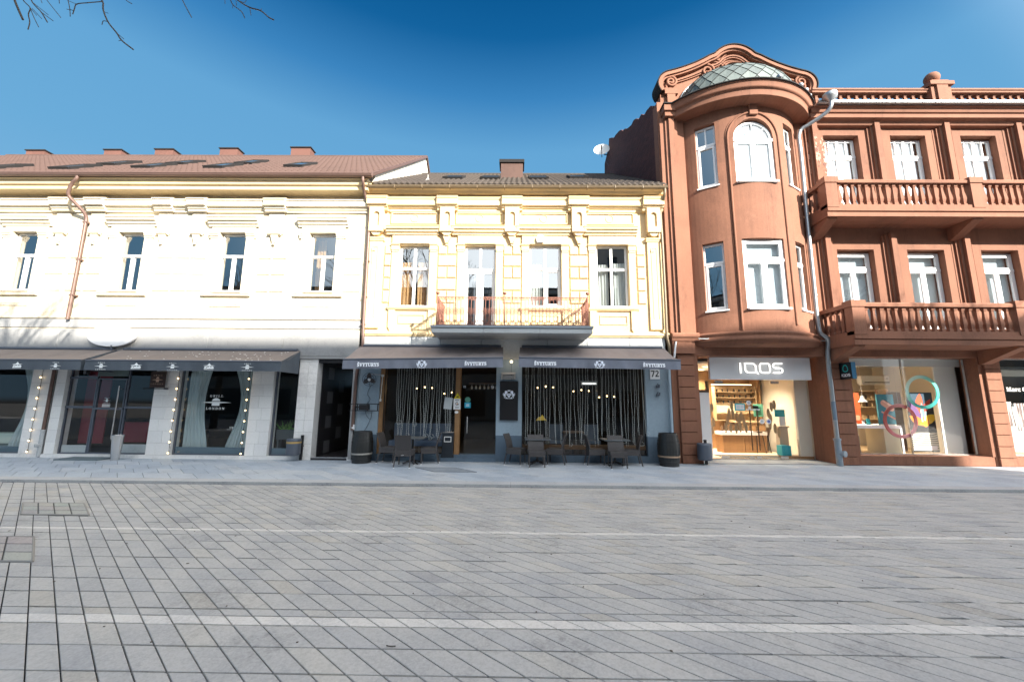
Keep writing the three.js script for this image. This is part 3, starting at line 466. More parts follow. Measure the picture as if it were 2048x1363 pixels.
// ---------- middle house ----------
const MX0 = -4.96, MX1 = 4.86;
const middle = thing('yellow_house', 'narrow pale yellow two-storey house with a rusty iron balcony over a blue-grey bar front', 'building');
{
  const B = middle, C = mat.yellow, TR = mat.yellowTrim;
  const W = [[-3.87, -2.86, 4.83, 6.90], [-1.70, -.68, 4.02, 6.90], [.42, 1.47, 4.85, 6.94], [2.61, 3.66, 4.85, 6.95]];
  mesh('wall', wallGrid(MX0, MX1, 3.86, 8.75, -.35, 0, W), C, B);
  mesh('room', [box(MX0, MX1, 3.72, 3.85, -9, -.36), box(MX0, MX1, 8.7, 8.78, -9, -.36), box(MX0, MX1, 3.85, 8.7, -3.6, -3.5)], mat.roomWall, B);
  W.forEach(([x0, x1, y0, y1], i) => {
    const c = (x0 + x1) / 2, tr = 6.13, f = .06;
    if (i === 1) win(B, x0 + .01, x1 - .01, y0, y1 - .01, -.12, { name: 'balcony_door', f, h: [[6.08, null, null, .06]], v: [[c, 6.14, y1 - .05, .035], [c, y0 + .05, 6.02, .07]], sash: [[x0 + .07, c - .07, y0 + .06, 6.02], [c + .07, x1 - .07, y0 + .06, 6.02]] });
    else win(B, x0 + .01, x1 - .01, y0, y1 - .01, -.12, { f, h: [[tr, null, null, .04]], v: [[c, tr + .04, y1 - .05, .04], [c, y0 + .05, tr - .04, .04]], sill: .09, sash: i === 2 ? [[c + .05, x1 - .06, y0 + .06, tr - .05]] : undefined });
    if (i !== 1) { each('curtain', [drape(x0, x0 + .44, y0, i === 0 ? 6.4 : 6.35, -.27, 4, .035), ...(i === 2 ? [] : [drape(x1 - .42, x1, y0, 6.4, -.27, 4, .035)])], i === 0 ? mat.orange : mat.curtain, B); }
    else mesh('curtain', drape(x0 + .1, x1 - .1, 4.1, 6.1, -.6, 7, .03), std(.16, .16, .17, { roughness: 1 }), B);
    const sx = .235, b = i === 1 ? 4.02 : 4.78;
    mesh('window_surround', [box(x0 - sx, x0 - .012, b, 6.66, 0, .05), box(x1 + .012, x1 + sx, b, 6.66, 0, .05), ...[-1, 1].map((s) => { const a = s < 0 ? x0 - sx - .03 : x1 - .005, e = a + sx + .035; return [box(a + .03, e - .03, 6.66, 6.72, 0, .066), box(a + .01, e - .01, 6.72, 6.86, 0, .08), prof([[0, 6.86], [.09, 6.865], [.12, 6.90], [.12, 6.93], [0, 6.94]], a, e)]; }), box(x0 - sx, x1 + sx, 6.942, 7.24, 0, .06)], TR, B);
    mesh('window_hood', [prof([[0, 7.24], [.09, 7.24], [.1, 7.3], [.15, 7.32], [.16, 7.39], [.21, 7.41], [.22, 7.47], [.24, 7.49], [.24, 7.51], [0, 7.55]], x0 - .43 + (i === 3 ? .03 : 0), x1 + .30)], TR, B);
    // frieze panel with a ring
    const px0 = x0 - .32, px1 = x1 + .24, py0 = 7.68, py1 = 8.0;
    mesh('frieze_panel', [box(px0, px1, py1, py1 + .045, 0, .05), box(px0, px1, py0 - .045, py0, 0, .05), box(px0, px0 + .045, py0, py1, 0, .049), box(px1 - .045, px1, py0, py1, 0, .049), box(px0 + .05, px1 - .05, py0 + .01, py1 - .01, 0, .012), new THREE.TorusGeometry(.125, .018, 6, 28).translate((px0 + px1) / 2, 7.845, .012), box(px0 - .04, px1 + .04, 8.05, 8.13, 0, .07)], TR, B);
    if (i !== 1) {
      mesh('window_apron', [prof([[0, 4.70], [.05, 4.70], [.09, 4.75], [.1, 4.80], [0, 4.82]], x0 - sx - .04, x1 + sx + .04), box(x0 - sx, x0 - .03, 4.12, 4.7, 0, .055), box(x1 + .03, x1 + sx, 4.12, 4.7, 0, .055), box(x0 + .08, x1 - .08, 4.53, 4.57, 0, .028), box(x0 + .08, x1 - .08, 4.26, 4.29, 0, .028), box(x0 + .08, x0 + .11, 4.29, 4.53, 0, .027), box(x1 - .11, x1 - .08, 4.29, 4.53, 0, .027), ext([[-.1, .16], [.1, .16], [.03, 0], [-.03, 0]], .06).translate(x0 - sx / 2, 3.97, 0), ext([[-.1, .16], [.1, .16], [.03, 0], [-.03, 0]], .06).translate(x1 + sx / 2, 3.97, 0)], TR, B);
    }
  });
  // rusticated piers between the windows, block by block
  const ys = [4.93, 5.36, 5.77, 6.17, 6.57, 6.90];
  for (const [a, b, half] of [[-2.585, -1.965, 0], [-.43, .155, 0], [1.735, 2.345, 0], [3.925, 4.205, 1], [-4.35, -4.125, 1]]) for (let i = 0; i < 5; i++) {
    const cols = half ? [[a, b]] : i % 2 ? [[a, b]] : [[a, (a + b) / 2], [(a + b) / 2, b]];
    if (i % 2 === 0 && !half) { for (const [p, q] of cols) mesh('stone_block', cham(p + .012, q - .012, ys[i] + .014, ys[i + 1] - .014, 0, .05 + rr(-.006, .006), .022), C, B); } else for (const [p, q] of cols) mesh('stone_block', cham(p + .012, q - .012, ys[i] + .014, ys[i + 1] - .014, 0, .05 + rr(-.006, .006), .022), C, B);
  }
  // giant brackets under the entablature
  const heads = [[-4.64, .46], [-2.30, .46], [-.15, .46], [2.05, .46], [4.5, .42]];
  for (const [c, w] of heads) {
    const edge = Math.abs(c) > 4, k = group('bracket', B), niche = new THREE.Shape(); const h = w / 2;
    niche.moveTo(-h, 0); niche.lineTo(h, 0); niche.lineTo(h, .87); niche.lineTo(-h, .87); niche.closePath();
    const hole = new THREE.Path(); hole.moveTo(-.1, .18); hole.lineTo(.1, .18); hole.lineTo(.1, .58); hole.absarc(0, .58, .1, 0, PI); hole.lineTo(-.1, .18); niche.holes.push(hole);
    mesh('shaft', [ext(niche, .05, { bevelEnabled: true, bevelSize: .008, bevelThickness: .008, bevelSegments: 1 }).translate(c, 7.32, .145), box(c - h, c + h, 7.32, 8.19, 0, .143)], TR, k);
    mesh('drop', [ext([[-h * .8, 0], [h * .8, 0], [h * .35, -.11], [-h * .35, -.11]], .15).translate(c, 7.31, 0), ...(edge ? [] : [ext([[-.13, 0], [.13, 0], [.06, -.18], [-.06, -.18]], .11).translate(c, 7.195, 0), boxC(.1, .06, .13, c, 6.97, .065), boxC(.06, .07, .09, c, 6.905, .045)])], TR, k);
    if (edge) { mesh('edge_pilaster', [box(c - h, c + h, 4.1, 7.02, 0, .07), prof([[0, 7.02], [.09, 7.02], [.11, 7.08], [.13, 7.1], [.13, 7.14], [0, 7.16]], c - h - .04, c + h + .04), box(c - .1, c - .08, 4.45, 6.8, .07, .085), box(c + .07, c + .09, 4.45, 6.8, .07, .085), box(c - .1, c + .09, 6.8, 6.82, .07, .085), boxC(.1, .1, .04, c - .06, 6.72, .08)], TR, k); }
  }
  const ent = (k) => [[0, 8.06], [.05 + k, 8.08], [.07 + k, 8.14], [.12 + k, 8.17], [.13 + k, 8.21], [.2 + k, 8.23], [.2 + k, 8.41], [.22 + k, 8.43], [.25 + k, 8.50], [.06 + k, 8.60], [0, 8.60]];
  const e = heads.map(([c, w]) => [Math.max(c - .34, MX0), Math.min(c + .34, MX1)]); const pl = []; let at = MX0; for (const [a, b] of e) { if (a > at) pl.push(prof(ent(0), at, a)); at = b; } if (at < MX1) pl.push(prof(ent(0), at, MX1));
  mesh('entablature', [pl, e.map(([a, b]) => prof(ent(.09), a, b))], TR, B);
  mesh('eaves_cornice', prof([[0, 8.62], [.2, 8.64], [.24, 8.72], [.32, 8.74], [.32, 8.80], [0, 8.82]], MX0, MX1), TR, B);
  mesh('base_moulding', prof([[0, 3.83], [.06, 3.84], [.09, 3.89], [.11, 3.9], [.11, 3.96], [.03, 4.0], [0, 4.02]], MX0 + .1, MX1), TR, B);
  mesh('gutter', [gutter(MX0 + .05, MX1 + .04, 8.77, .42, .07), ...[-4, -3.1, -2.2, -1.3, -.4, .5, 1.4, 2.3, 3.2, 4.1].map((x) => box(x - .012, x + .012, 8.69, 8.79, .34, .5))], mat.gutterTan, B);
  const roof = group('roof', B);
  mesh('tile_sheet', roofSheet(MX0 + .25, MX1 + .02, .45, 8.83, -6, 13.1, .19, .045, 14), mat.roofDark, roof);
  mesh('snow_board', box(MX0 + .3, MX1, 8.92, 9.0, .2, .24), std(.22, .17, .13, { map: T.stain }), roof);
  mesh('back_slope', raw(quad([MX0, 8.8, -12.4], [MX1, 8.8, -12.4], [MX1, 13.1, -6], [MX0, 13.1, -6])), mat.roofDark, roof);
  mesh('ridge_cap', bar([MX0, 13.12, -6], [MX1, 13.12, -6], .08, 8), mat.roofDark, roof);
  const ch = group('chimney', roof); mesh('stack', box(-.68, .25, 10.6, 11.82, -3.6, -3), std(.10, .055, .043, { map: T.stain }), ch); mesh('cap', [box(-.75, .31, 11.82, 11.96, -3.66, -2.94)], mat.flashing, ch);
  const ang = Math.atan2(4.27, 6.45);
  for (const [x, f] of [[-2.5, .42], [-1.05, .42], [.85, .43], [2.5, .5]]) { const k = group('skylight', roof); k.position.set(x, 8.83 + 4.27 * f + .07, .45 - 6.45 * f + .04); k.rotation.x = ang; mesh('frame', [boxC(.78, .09, .06, 0, 0, .55), boxC(.78, .09, .06, 0, 0, -.55), boxC(.06, .09, 1.05, .36, 0, 0), boxC(.06, .09, 1.05, -.36, 0, 0)], mat.flashing, k); mesh('pane', boxC(.66, .02, 1.04, 0, .02, 0), std(.12, .14, .16, { roughness: .05, metalness: .6 }), k); }
  mesh('aerial', [bar([-3.25, 9.6, -.9], [-3.25, 9.98, -.9], .012, 6), bar([-3.25, 9.86, -.9], [-3.36, 9.66, -.85], .01, 6), bar([-3.25, 9.86, -.9], [-3.14, 9.66, -.85], .01, 6)], std(.6, .6, .58), roof);
  const dp = group('downpipe', B); mesh('pipe', tube([[4.82, 8.72, .42], [4.82, 8.5, .38], [4.8, 8.32, .2], [4.76, 8.15, .13], [4.76, 7, .13], [4.76, 5, .13], [4.76, 3.8, .13], [4.8, 3.6, .13], [4.82, 3.2, .12]], .045, 10), mat.gutterTan, dp); mesh('lower_pipe', bar([4.76, .02, .1], [4.76, 3.2, .1], .05, 12), mat.blueWall, dp);
  // ---- balcony ----
  const b = group('balcony', B), bx0 = -2.43, bx1 = 2.20, zf = 1.27, y0 = 3.75;
  each('slab', [cham(bx0, bx0 + 1.5, y0, 3.885, 0, zf, .006), cham(bx0 + 1.505, bx0 + 3.1, y0, 3.885, 0, zf, .006), cham(bx0 + 3.105, bx1, y0, 3.885, 0, zf, .006)], mat.greyPanel, b);
  mesh('floor_edge', box(bx0 - .03, bx1 + .03, 3.9, 3.965, 0, zf + .03), std(.30, .34, .38, { map: T.stain, roughness: .6 }), b);
  const R = 3.985, TOP = 4.83, rz = 1.2, lx = -2.31, rx = 2.10, rail = [];
  rail.push(box(lx, rx, TOP - .02, TOP, rz - .015, rz + .015), box(lx, rx, R, R + .015, rz - .012, rz + .012), box(lx, lx + .02, TOP - .02, TOP, 0, rz - .02), box(rx - .02, rx, TOP - .02, TOP, 0, rz - .02), box(lx, lx + .016, R, R + .015, 0, rz - .02), box(rx - .016, rx, R, R + .015, 0, rz - .02));
  mesh('rails', rail, mat.rust, b);
  // one motif of the ironwork: paired bars, scrolls above and below, a lattice in the middle
  const motif = (() => {
    const r = .0095, t = (p) => tube(p, r, 5, p.length * 4), w = .205, m = [];
    for (const s of [-1, 1]) {
      m.push(bar([s * .048, R + .1, 0], [s * .048, TOP - .11, 0], r, 5));
      m.push(t([[s * .048, TOP - .11, 0], [s * .05, TOP - .06, 0], [s * .085, TOP - .03, 0], [s * .1, TOP - .07, 0], [s * .082, TOP - .1, 0], [s * .072, TOP - .075, 0]]));
      m.push(t([[s * .048, R + .1, 0], [s * .05, R + .05, 0], [s * .085, R + .025, 0], [s * .1, R + .07, 0], [s * .08, R + .1, 0], [s * .07, R + .07, 0]]));
      m.push(t([[s * .015, R + .09, 0], [s * .03, R + .13, 0], [s * .012, R + .15, 0]]));
    }
    const yc = (R + TOP) / 2 - .01;
    for (const k of [-1, 1]) for (const s of [-1, 1]) m.push(bar([k * .1, yc + s * .085, .004], [0, yc - s * .05, .004], r * .9, 5), bar([k * .1, yc, .004], [0, yc + s * .105, .004], r * .9, 5));
    m.push(bar([0, R + .01, 0], [0, R + .14, 0], .006, 5), bar([-.02, R + .1, 0], [.02, R + .1, 0], .006, 5), new THREE.TorusGeometry(.024, r, 5, 14).translate(0, TOP - .055, 0));
    return M1(m);
  })();
  const put = (x, z, turn) => { const q = new THREE.Mesh(motif, mat.rust); q.name = 'ironwork_panel'; q.position.set(x, 0, z); q.rotation.y = turn; q.castShadow = q.receiveShadow = true; b.add(q); };
  for (let i = 0; i < 21; i++) put(lx + .12 + i * ((rx - lx - .24) / 20), rz, 0);
  for (let i = 0; i < 5; i++) { put(lx + .01, .14 + i * .215, PI / 2); put(rx - .01, .14 + i * .215, PI / 2); }
  for (const x of [lx + .01, -.33, rx - .01]) { mesh('post', [box(x - .016, x + .016, R, TOP + .03, rz - .016, rz + .016), cyl(.012, .012, .08, x, TOP + .02, rz, 8), lathe([[.0, 0], [.025, .0], [.05, .02], [.055, .06], [.048, .075], [.0, .075]], 14).translate(x, TOP + .07, rz)], mat.rust, b); }
  // ---- ground floor ----
  each('fascia_panel', [[-4.85, -3.38], [-3.37, -2.4], [-2.39, -1.1], [-1.09, 1.0], [1.01, 2.25], [2.26, 3.6], [3.61, 4.72]].map(([a, q]) => cham(a, q, 3.12, 3.82, -.02, .04, .006)), mat.greyPanel, B);
  const G = [[-4.26, -.6, .2, 3.05], [.2, 4.05, .2, 3.05]];
  mesh('shop_wall', wallGrid(MX0, MX1, .78, 3.12, -.35, 0, G), mat.blueWall, B);
  mesh('shop_dado', wallGrid(MX0, MX1, .0, .78, -.35, .004, G.map((q) => [q[0], q[1], .2, .8])), mat.blueDado, B);
  mesh('step', box(-4.27, -.58, -.02, .11, -.3, .08), mat.blueDado, B);
  each('wooden_post', [box(-1.88, -1.73, .12, 3.05, -.3, -.06), box(-4.26, -4.14, .12, 3.05, -.3, -.06)], mat.wood, B);
  win(B, -4.14, -1.88, .2, 3.05, -.12, { name: 'shop_window', f: .03, frame: mat.black, pane: mat.shopPane });
  win(B, .2, 4.05, .2, 3.05, -.12, { name: 'shop_window', f: .03, frame: mat.black, pane: mat.shopPane });
  mesh('shop_sill', box(.18, 4.07, .37, .5, -.34, -.14), mat.darkWood, B);
  const door = group('glass_door', B);
  each('pane', [new THREE.PlaneGeometry(.96, 2.1).translate(-1.1, 1.19, -.1), new THREE.PlaneGeometry(1.1, .7).translate(-1.15, 2.65, -.11)], mat.shopPane, door);
  mesh('handle', bar([-1.49, .84, -.05], [-1.49, 1.34, -.05], .016), mat.steel, door);
  each('fitting', [boxC(.08, .08, .04, -1.55, .16, -.08), boxC(.14, .05, .04, -1.7, .14, -.08), boxC(.13, .05, .04, -.7, .15, -.08), boxC(.1, .07, .04, -.72, 2.26, -.08), boxC(.08, .07, .04, -1.6, 2.26, -.08)], mat.steel, door);
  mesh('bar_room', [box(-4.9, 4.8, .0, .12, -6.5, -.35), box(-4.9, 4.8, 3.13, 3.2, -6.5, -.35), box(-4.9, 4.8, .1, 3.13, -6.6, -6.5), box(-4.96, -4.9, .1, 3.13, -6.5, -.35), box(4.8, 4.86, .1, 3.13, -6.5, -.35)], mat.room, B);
  mesh('downstand', box(-5.1, -5.0, .04, 3.1, -.3, .035), mat.fascia, B);
}
{
  const o = { yb: 3.5, zb: .1, zf: 1.2, drop: .25, top: mat.awningBlue, front: mat.valanceBlue, rail: mat.greyMetal, cut: .04 };
  const crest = (x, w, h) => {   // two beasts, a shield and a crown
    x.fillStyle = '#e8eefa'; x.strokeStyle = '#e8eefa'; x.lineCap = 'round';
    const B = (s) => { x.save(); x.translate(w / 2, 0); x.scale(s, 1); x.lineWidth = h * .07;
      x.beginPath(); x.ellipse(w * .24, h * .27, w * .12, h * .14, -.3, 0, 7); x.fill(); x.beginPath(); x.moveTo(w * .3, h * .3); x.quadraticCurveTo(w * .47, h * .5, w * .4, h * .72); x.lineTo(w * .26, h * .74); x.quadraticCurveTo(w * .34, h * .5, w * .17, h * .42); x.fill();
      x.beginPath(); x.moveTo(w * .2, h * .48); x.lineTo(w * .1, h * .44); x.moveTo(w * .22, h * .58); x.lineTo(w * .1, h * .6); x.moveTo(w * .3, h * .7); x.lineTo(w * .24, h * .92); x.lineTo(w * .14, h * .95); x.moveTo(w * .38, h * .7); x.lineTo(w * .38, h * .92); x.stroke();
      x.beginPath(); x.moveTo(w * .4, h * .7); x.quadraticCurveTo(w * .52, h * .6, w * .46, h * .42); x.stroke(); x.restore(); };
    B(1); B(-1);
    x.beginPath(); x.moveTo(w * .38, h * .45); x.lineTo(w * .62, h * .45); x.lineTo(w * .62, h * .7); x.quadraticCurveTo(w * .58, h * .84, w * .5, h * .88); x.quadraticCurveTo(w * .42, h * .84, w * .38, h * .7); x.fill();
    x.beginPath(); x.moveTo(w * .4, h * .2); x.lineTo(w * .36, h * .06); x.lineTo(w * .45, h * .13); x.lineTo(w * .5, 0); x.lineTo(w * .55, h * .13); x.lineTo(w * .64, h * .06); x.lineTo(w * .6, h * .2); x.fill();
    x.fillRect(w * .2, h * .94, w * .6, h * .06); x.fillStyle = 'rgba(20,25,35,.9)'; x.beginPath(); x.ellipse(w * .5, h * .6, w * .05, h * .07, 0, 0, 7); x.fill(); x.fillRect(w * .44, h * .26, w * .12, h * .1);
  };
  const word = (x, w, h) => { x.fillStyle = x.strokeStyle = '#f6f9ff'; x.lineWidth = h * .05; x.textAlign = 'center'; x.textBaseline = 'middle'; x.font = 'bold ' + Math.round(h * .8) + 'px serif'; x.fillText('ŠVYTURYS', w / 2, h * .55, w * .98); x.strokeText('ŠVYTURYS', w / 2, h * .55, w * .98); };
  const a = awning('awning', 'blue-grey awning lettered ŠVYTURYS over the bar window left of the door', -4.95, -.36, { ...o, yl: 2.97, yr: 3.05 });
  const b = awning('awning', 'blue-grey awning lettered ŠVYTURYS over the bar window right of the door', .09, 4.69, { ...o, yl: 3.06, yr: 3.02 });
  for (const [w, x, y] of [[a, -4.2, 2.815], [a, -1.14, 2.865]]) print('lettering', .64, .17, 500, word, w, [x, y, 1.262]).rotation.z = .017;
  for (const [w, x, y] of [[b, .84, 2.885], [b, 3.92, 2.86]]) print('lettering', .64, .17, 500, word, w, [x, y, 1.262]).rotation.z = -.008;
  print('crest', .30, .235, 700, crest, a, [-2.67, 2.845, 1.262]); print('crest', .30, .235, 700, crest, b, [2.38, 2.875, 1.262]);
  const m = thing('menu_board', 'tall black board with a white crest on the blue pier beside the glass door', 'sign', [-.2, 1.84, .05]);
  mesh('board', boxC(.56, 1.19, .07), std(.006, .006, .008, { roughness: .35 }), m); print('crest', .37, .28, 700, crest, m, [0, .2, .04]);
  const h = thing('wall_heater', 'small pale box heater with grille above the black crest board', 'heater', [-.22, 2.58, .14]);
  mesh('body', [boxC(.44, .06, .2, 0, .09, 0), boxC(.03, .16, .2, -.2, 0, 0), boxC(.03, .16, .2, .2, 0, 0), boxC(.42, .16, .02, 0, 0, -.08)], std(.45, .42, .38), h); mesh('grille', [0, 1, 2, 3].map((i) => boxC(.38, .012, .02, 0, -.05 + i * .035, .07)), mat.steel, h); mesh('element', boxC(.36, .07, .03, 0, -.01, .02), std(.5, .48, .45), h);
  const L = thing('wall_lamp', 'small glowing bulb between the two blue-grey awnings above the crest board', 'lamp', [-.13, 3.02, .35]);
  mesh('bulb', new THREE.SphereGeometry(.045, 12, 10), mat.litWarm, L); mesh('arm', [bar([0, .03, -.02], [0, .1, -.3], .012), bar([0, -.02, -.02], [0, -.55, -.3], .004, 5)], mat.black, L);
  const pl = new THREE.PointLight(new THREE.Color().setRGB(1, .72, .4), .02, 6); pl.position.set(-.13, 3.02, .35); pl.castShadow = true; scene.add(pl);
  const n = thing('house_number', 'white plate numbered 72 on the blue pier under the right awning', 'sign', [4.36, 2.72, .012]);
  mesh('plate', boxC(.3, .36, .02), mat.white, n); print('number', .28, .32, 400, (x, w, h) => { x.fillStyle = '#20242c'; x.textAlign = 'center'; x.textBaseline = 'middle'; x.font = 'bold ' + h * .86 + 'px sans-serif'; x.fillText('72', w / 2, h * .54, w * .92); }, n, [0, 0, .0125]);
  for (const [x, y, l] of [[4.43, 2.3, 'small black wall fitting on the blue pier below the number plate, upper of two'], [4.43, 2.05, 'small black wall fitting on the blue pier below the number plate, lower of two']]) { const f = thing('wall_fitting', l, 'fitting', [x, y, .03]); mesh('body', [boxC(.1, .05, .05), bar([-.05, .0, .02], [-.02, .1, .05], .012), new THREE.SphereGeometry(.03, 8, 6).translate(.03, .05, .03)], mat.greyMetal, f); }
}
{ const a = thing('alarm_box', 'small white alarm box with blue mark above the third upper window of the yellow house', 'alarm', [.78, 7.1, .1]); mesh('case', ext([[-.1, -.11], [.1, -.11], [.12, .02], [.06, .12], [-.06, .12], [-.12, .02]], .07, { bevelEnabled: true, bevelSize: .01, bevelThickness: .01, bevelSegments: 2 }).translate(0, 0, -.04), mat.white, a); mesh('lens', boxC(.09, .03, .012, .0, -.06, .045), std(.05, .08, .3), a); }
// fan, television arm and cables on the left blue pier
{
  const f = thing('wall_fan', 'dark round wire cage fan high on the left blue pier', 'fan', [-4.52, 2.45, .22], .35); f.rotation.x = .2;
  mesh('cage', [.08, .14, .2].map((r) => new THREE.TorusGeometry(r, .006, 5, 24)).concat([0, 1, 2, 3, 4, 5, 6, 7].map((i) => bar([0, 0, .02], [.2 * Math.cos(i * PI / 4), .2 * Math.sin(i * PI / 4), 0], .005, 5))), std(.05, .045, .05, { roughness: .4, metalness: .4 }), f);
  mesh('blade', [0, 1, 2].map((i) => new THREE.CircleGeometry(.075, 12).scale(1, 1.4, 1).rotateY(.4).translate(0, .09, -.02).rotateZ(i * 2.1)), std(.10, .09, .09, { side: THREE.DoubleSide }), f); mesh('hub', [new THREE.SphereGeometry(.05, 10, 8), bar([0, 0, -.03], [0, .02, -.2], .03)], mat.white, f);
  const t = thing('screen_bracket', 'black empty television bracket on the left blue pier above the barrel', 'bracket', [-4.62, 1.6, .12]);
  mesh('rail', [boxC(.92, .025, .02, 0, .1, .12), boxC(.92, .025, .02, 0, -.1, .12), boxC(.03, .22, .02, .42, 0, .12), boxC(.03, .22, .02, -.2, 0, .12), boxC(.03, .22, .02, .12, 0, .12)], mat.black, t); mesh('arm', [boxC(.3, .16, .1, -.02, 0, .04), bar([-.3, .0, .1], [0, 0, .0], .025)], mat.black, t);
  const c = thing('cable', 'thin dark cables hanging down the left blue pier between fan and barrel', 'cable', [0, 0, .02]);
  mesh('strand', [tube([[-4.52, 2.3, 0], [-4.62, 2.0, 0], [-4.52, 1.85, .01], [-4.64, 1.68, 0]], .006, 5), tube([[-4.66, 1.5, 0], [-4.6, 1.34, .01], [-4.48, 1.24, .02], [-4.46, 1.32, 0], [-4.45, 1.5, 0]], .006, 5), tube([[-4.48, 1.24, .01], [-4.55, 1.05, .01], [-4.66, .85, .01]], .006, 5)], mat.black, c);
  const b = thing('awning_crank', 'white crank rod hanging beside the left edge of the bar window', 'crank rod', [-4.16, 2.2, .06]); mesh('rod', [bar([0, .38, 0], [-.03, -.35, 0], .012), bar([0, .4, 0], [-.35, .42, .05], .008)], std(.6, .58, .54), b); mesh('grip', [boxC(.07, .07, .05, 0, .38, 0), boxC(.06, .08, .05, -.03, -.38, 0)], std(.6, .58, .54), b);
  const j = thing('socket_box', 'white weatherproof socket box on the white strip above the left barrel', 'socket', [-4.98, 1.0, .07]); mesh('body', [boxC(.09, .15, .06), boxC(.06, .04, .08, 0, -.02, 0)], mat.white, j);
}
// light curtains in the bar windows
function lightCurtain(label, xa, xb, n, yb) {
  const o = thing('light_curtain', label, 'string lights', [0, 0, 0]);
  mesh('top_cable', bar([xa - .05, 2.98, .03], [xb + .05, 2.98, .03], .006, 5), mat.wire, o);
  for (let i = 0; i < n; i++) {
    const x = xa + (xb - xa) * (i + rr(-.3, .3)) / (n - 1), sw = rr(-.09, .09), end = yb + rr(0, .5) * (rnd() < .3 ? 1 : .25), pts = [], g = [];
    for (let k = 0; k <= 9; k++) { const f = k / 9; pts.push(V(x + sw * f * f + rr(-.008, .008), 2.98 + (end - 2.98) * f, .03 + rr(-.006, .006))); }
    if (rnd() < .4) pts.push(V(x + sw + rr(.05, .14), end + .03, .04), V(x + sw + rr(.02, .1), end + .12, .04));
    const c = new THREE.CatmullRomCurve3(pts), L = 2.98 - end, m = Math.round(L / .055);
    g.push(new THREE.TubeGeometry(c, 36, .0034, 4));
    for (let k = 1; k < m; k++) { const p = c.getPointAt(k / m); g.push(new THREE.OctahedronGeometry(.0085, 0).scale(1.3, .8, 1).translate(p.x + rr(-.012, .012), p.y, p.z + .004)); }
    mesh('strand', g, mat.bead, o);
  }
}
lightCurtain('curtain of pale wire light strands hanging in the bar window left of the door', -3.72, -1.98, 24, .62);
lightCurtain('curtain of pale wire light strands hanging in the wide bar window right of the door', .32, 3.95, 40, .47);
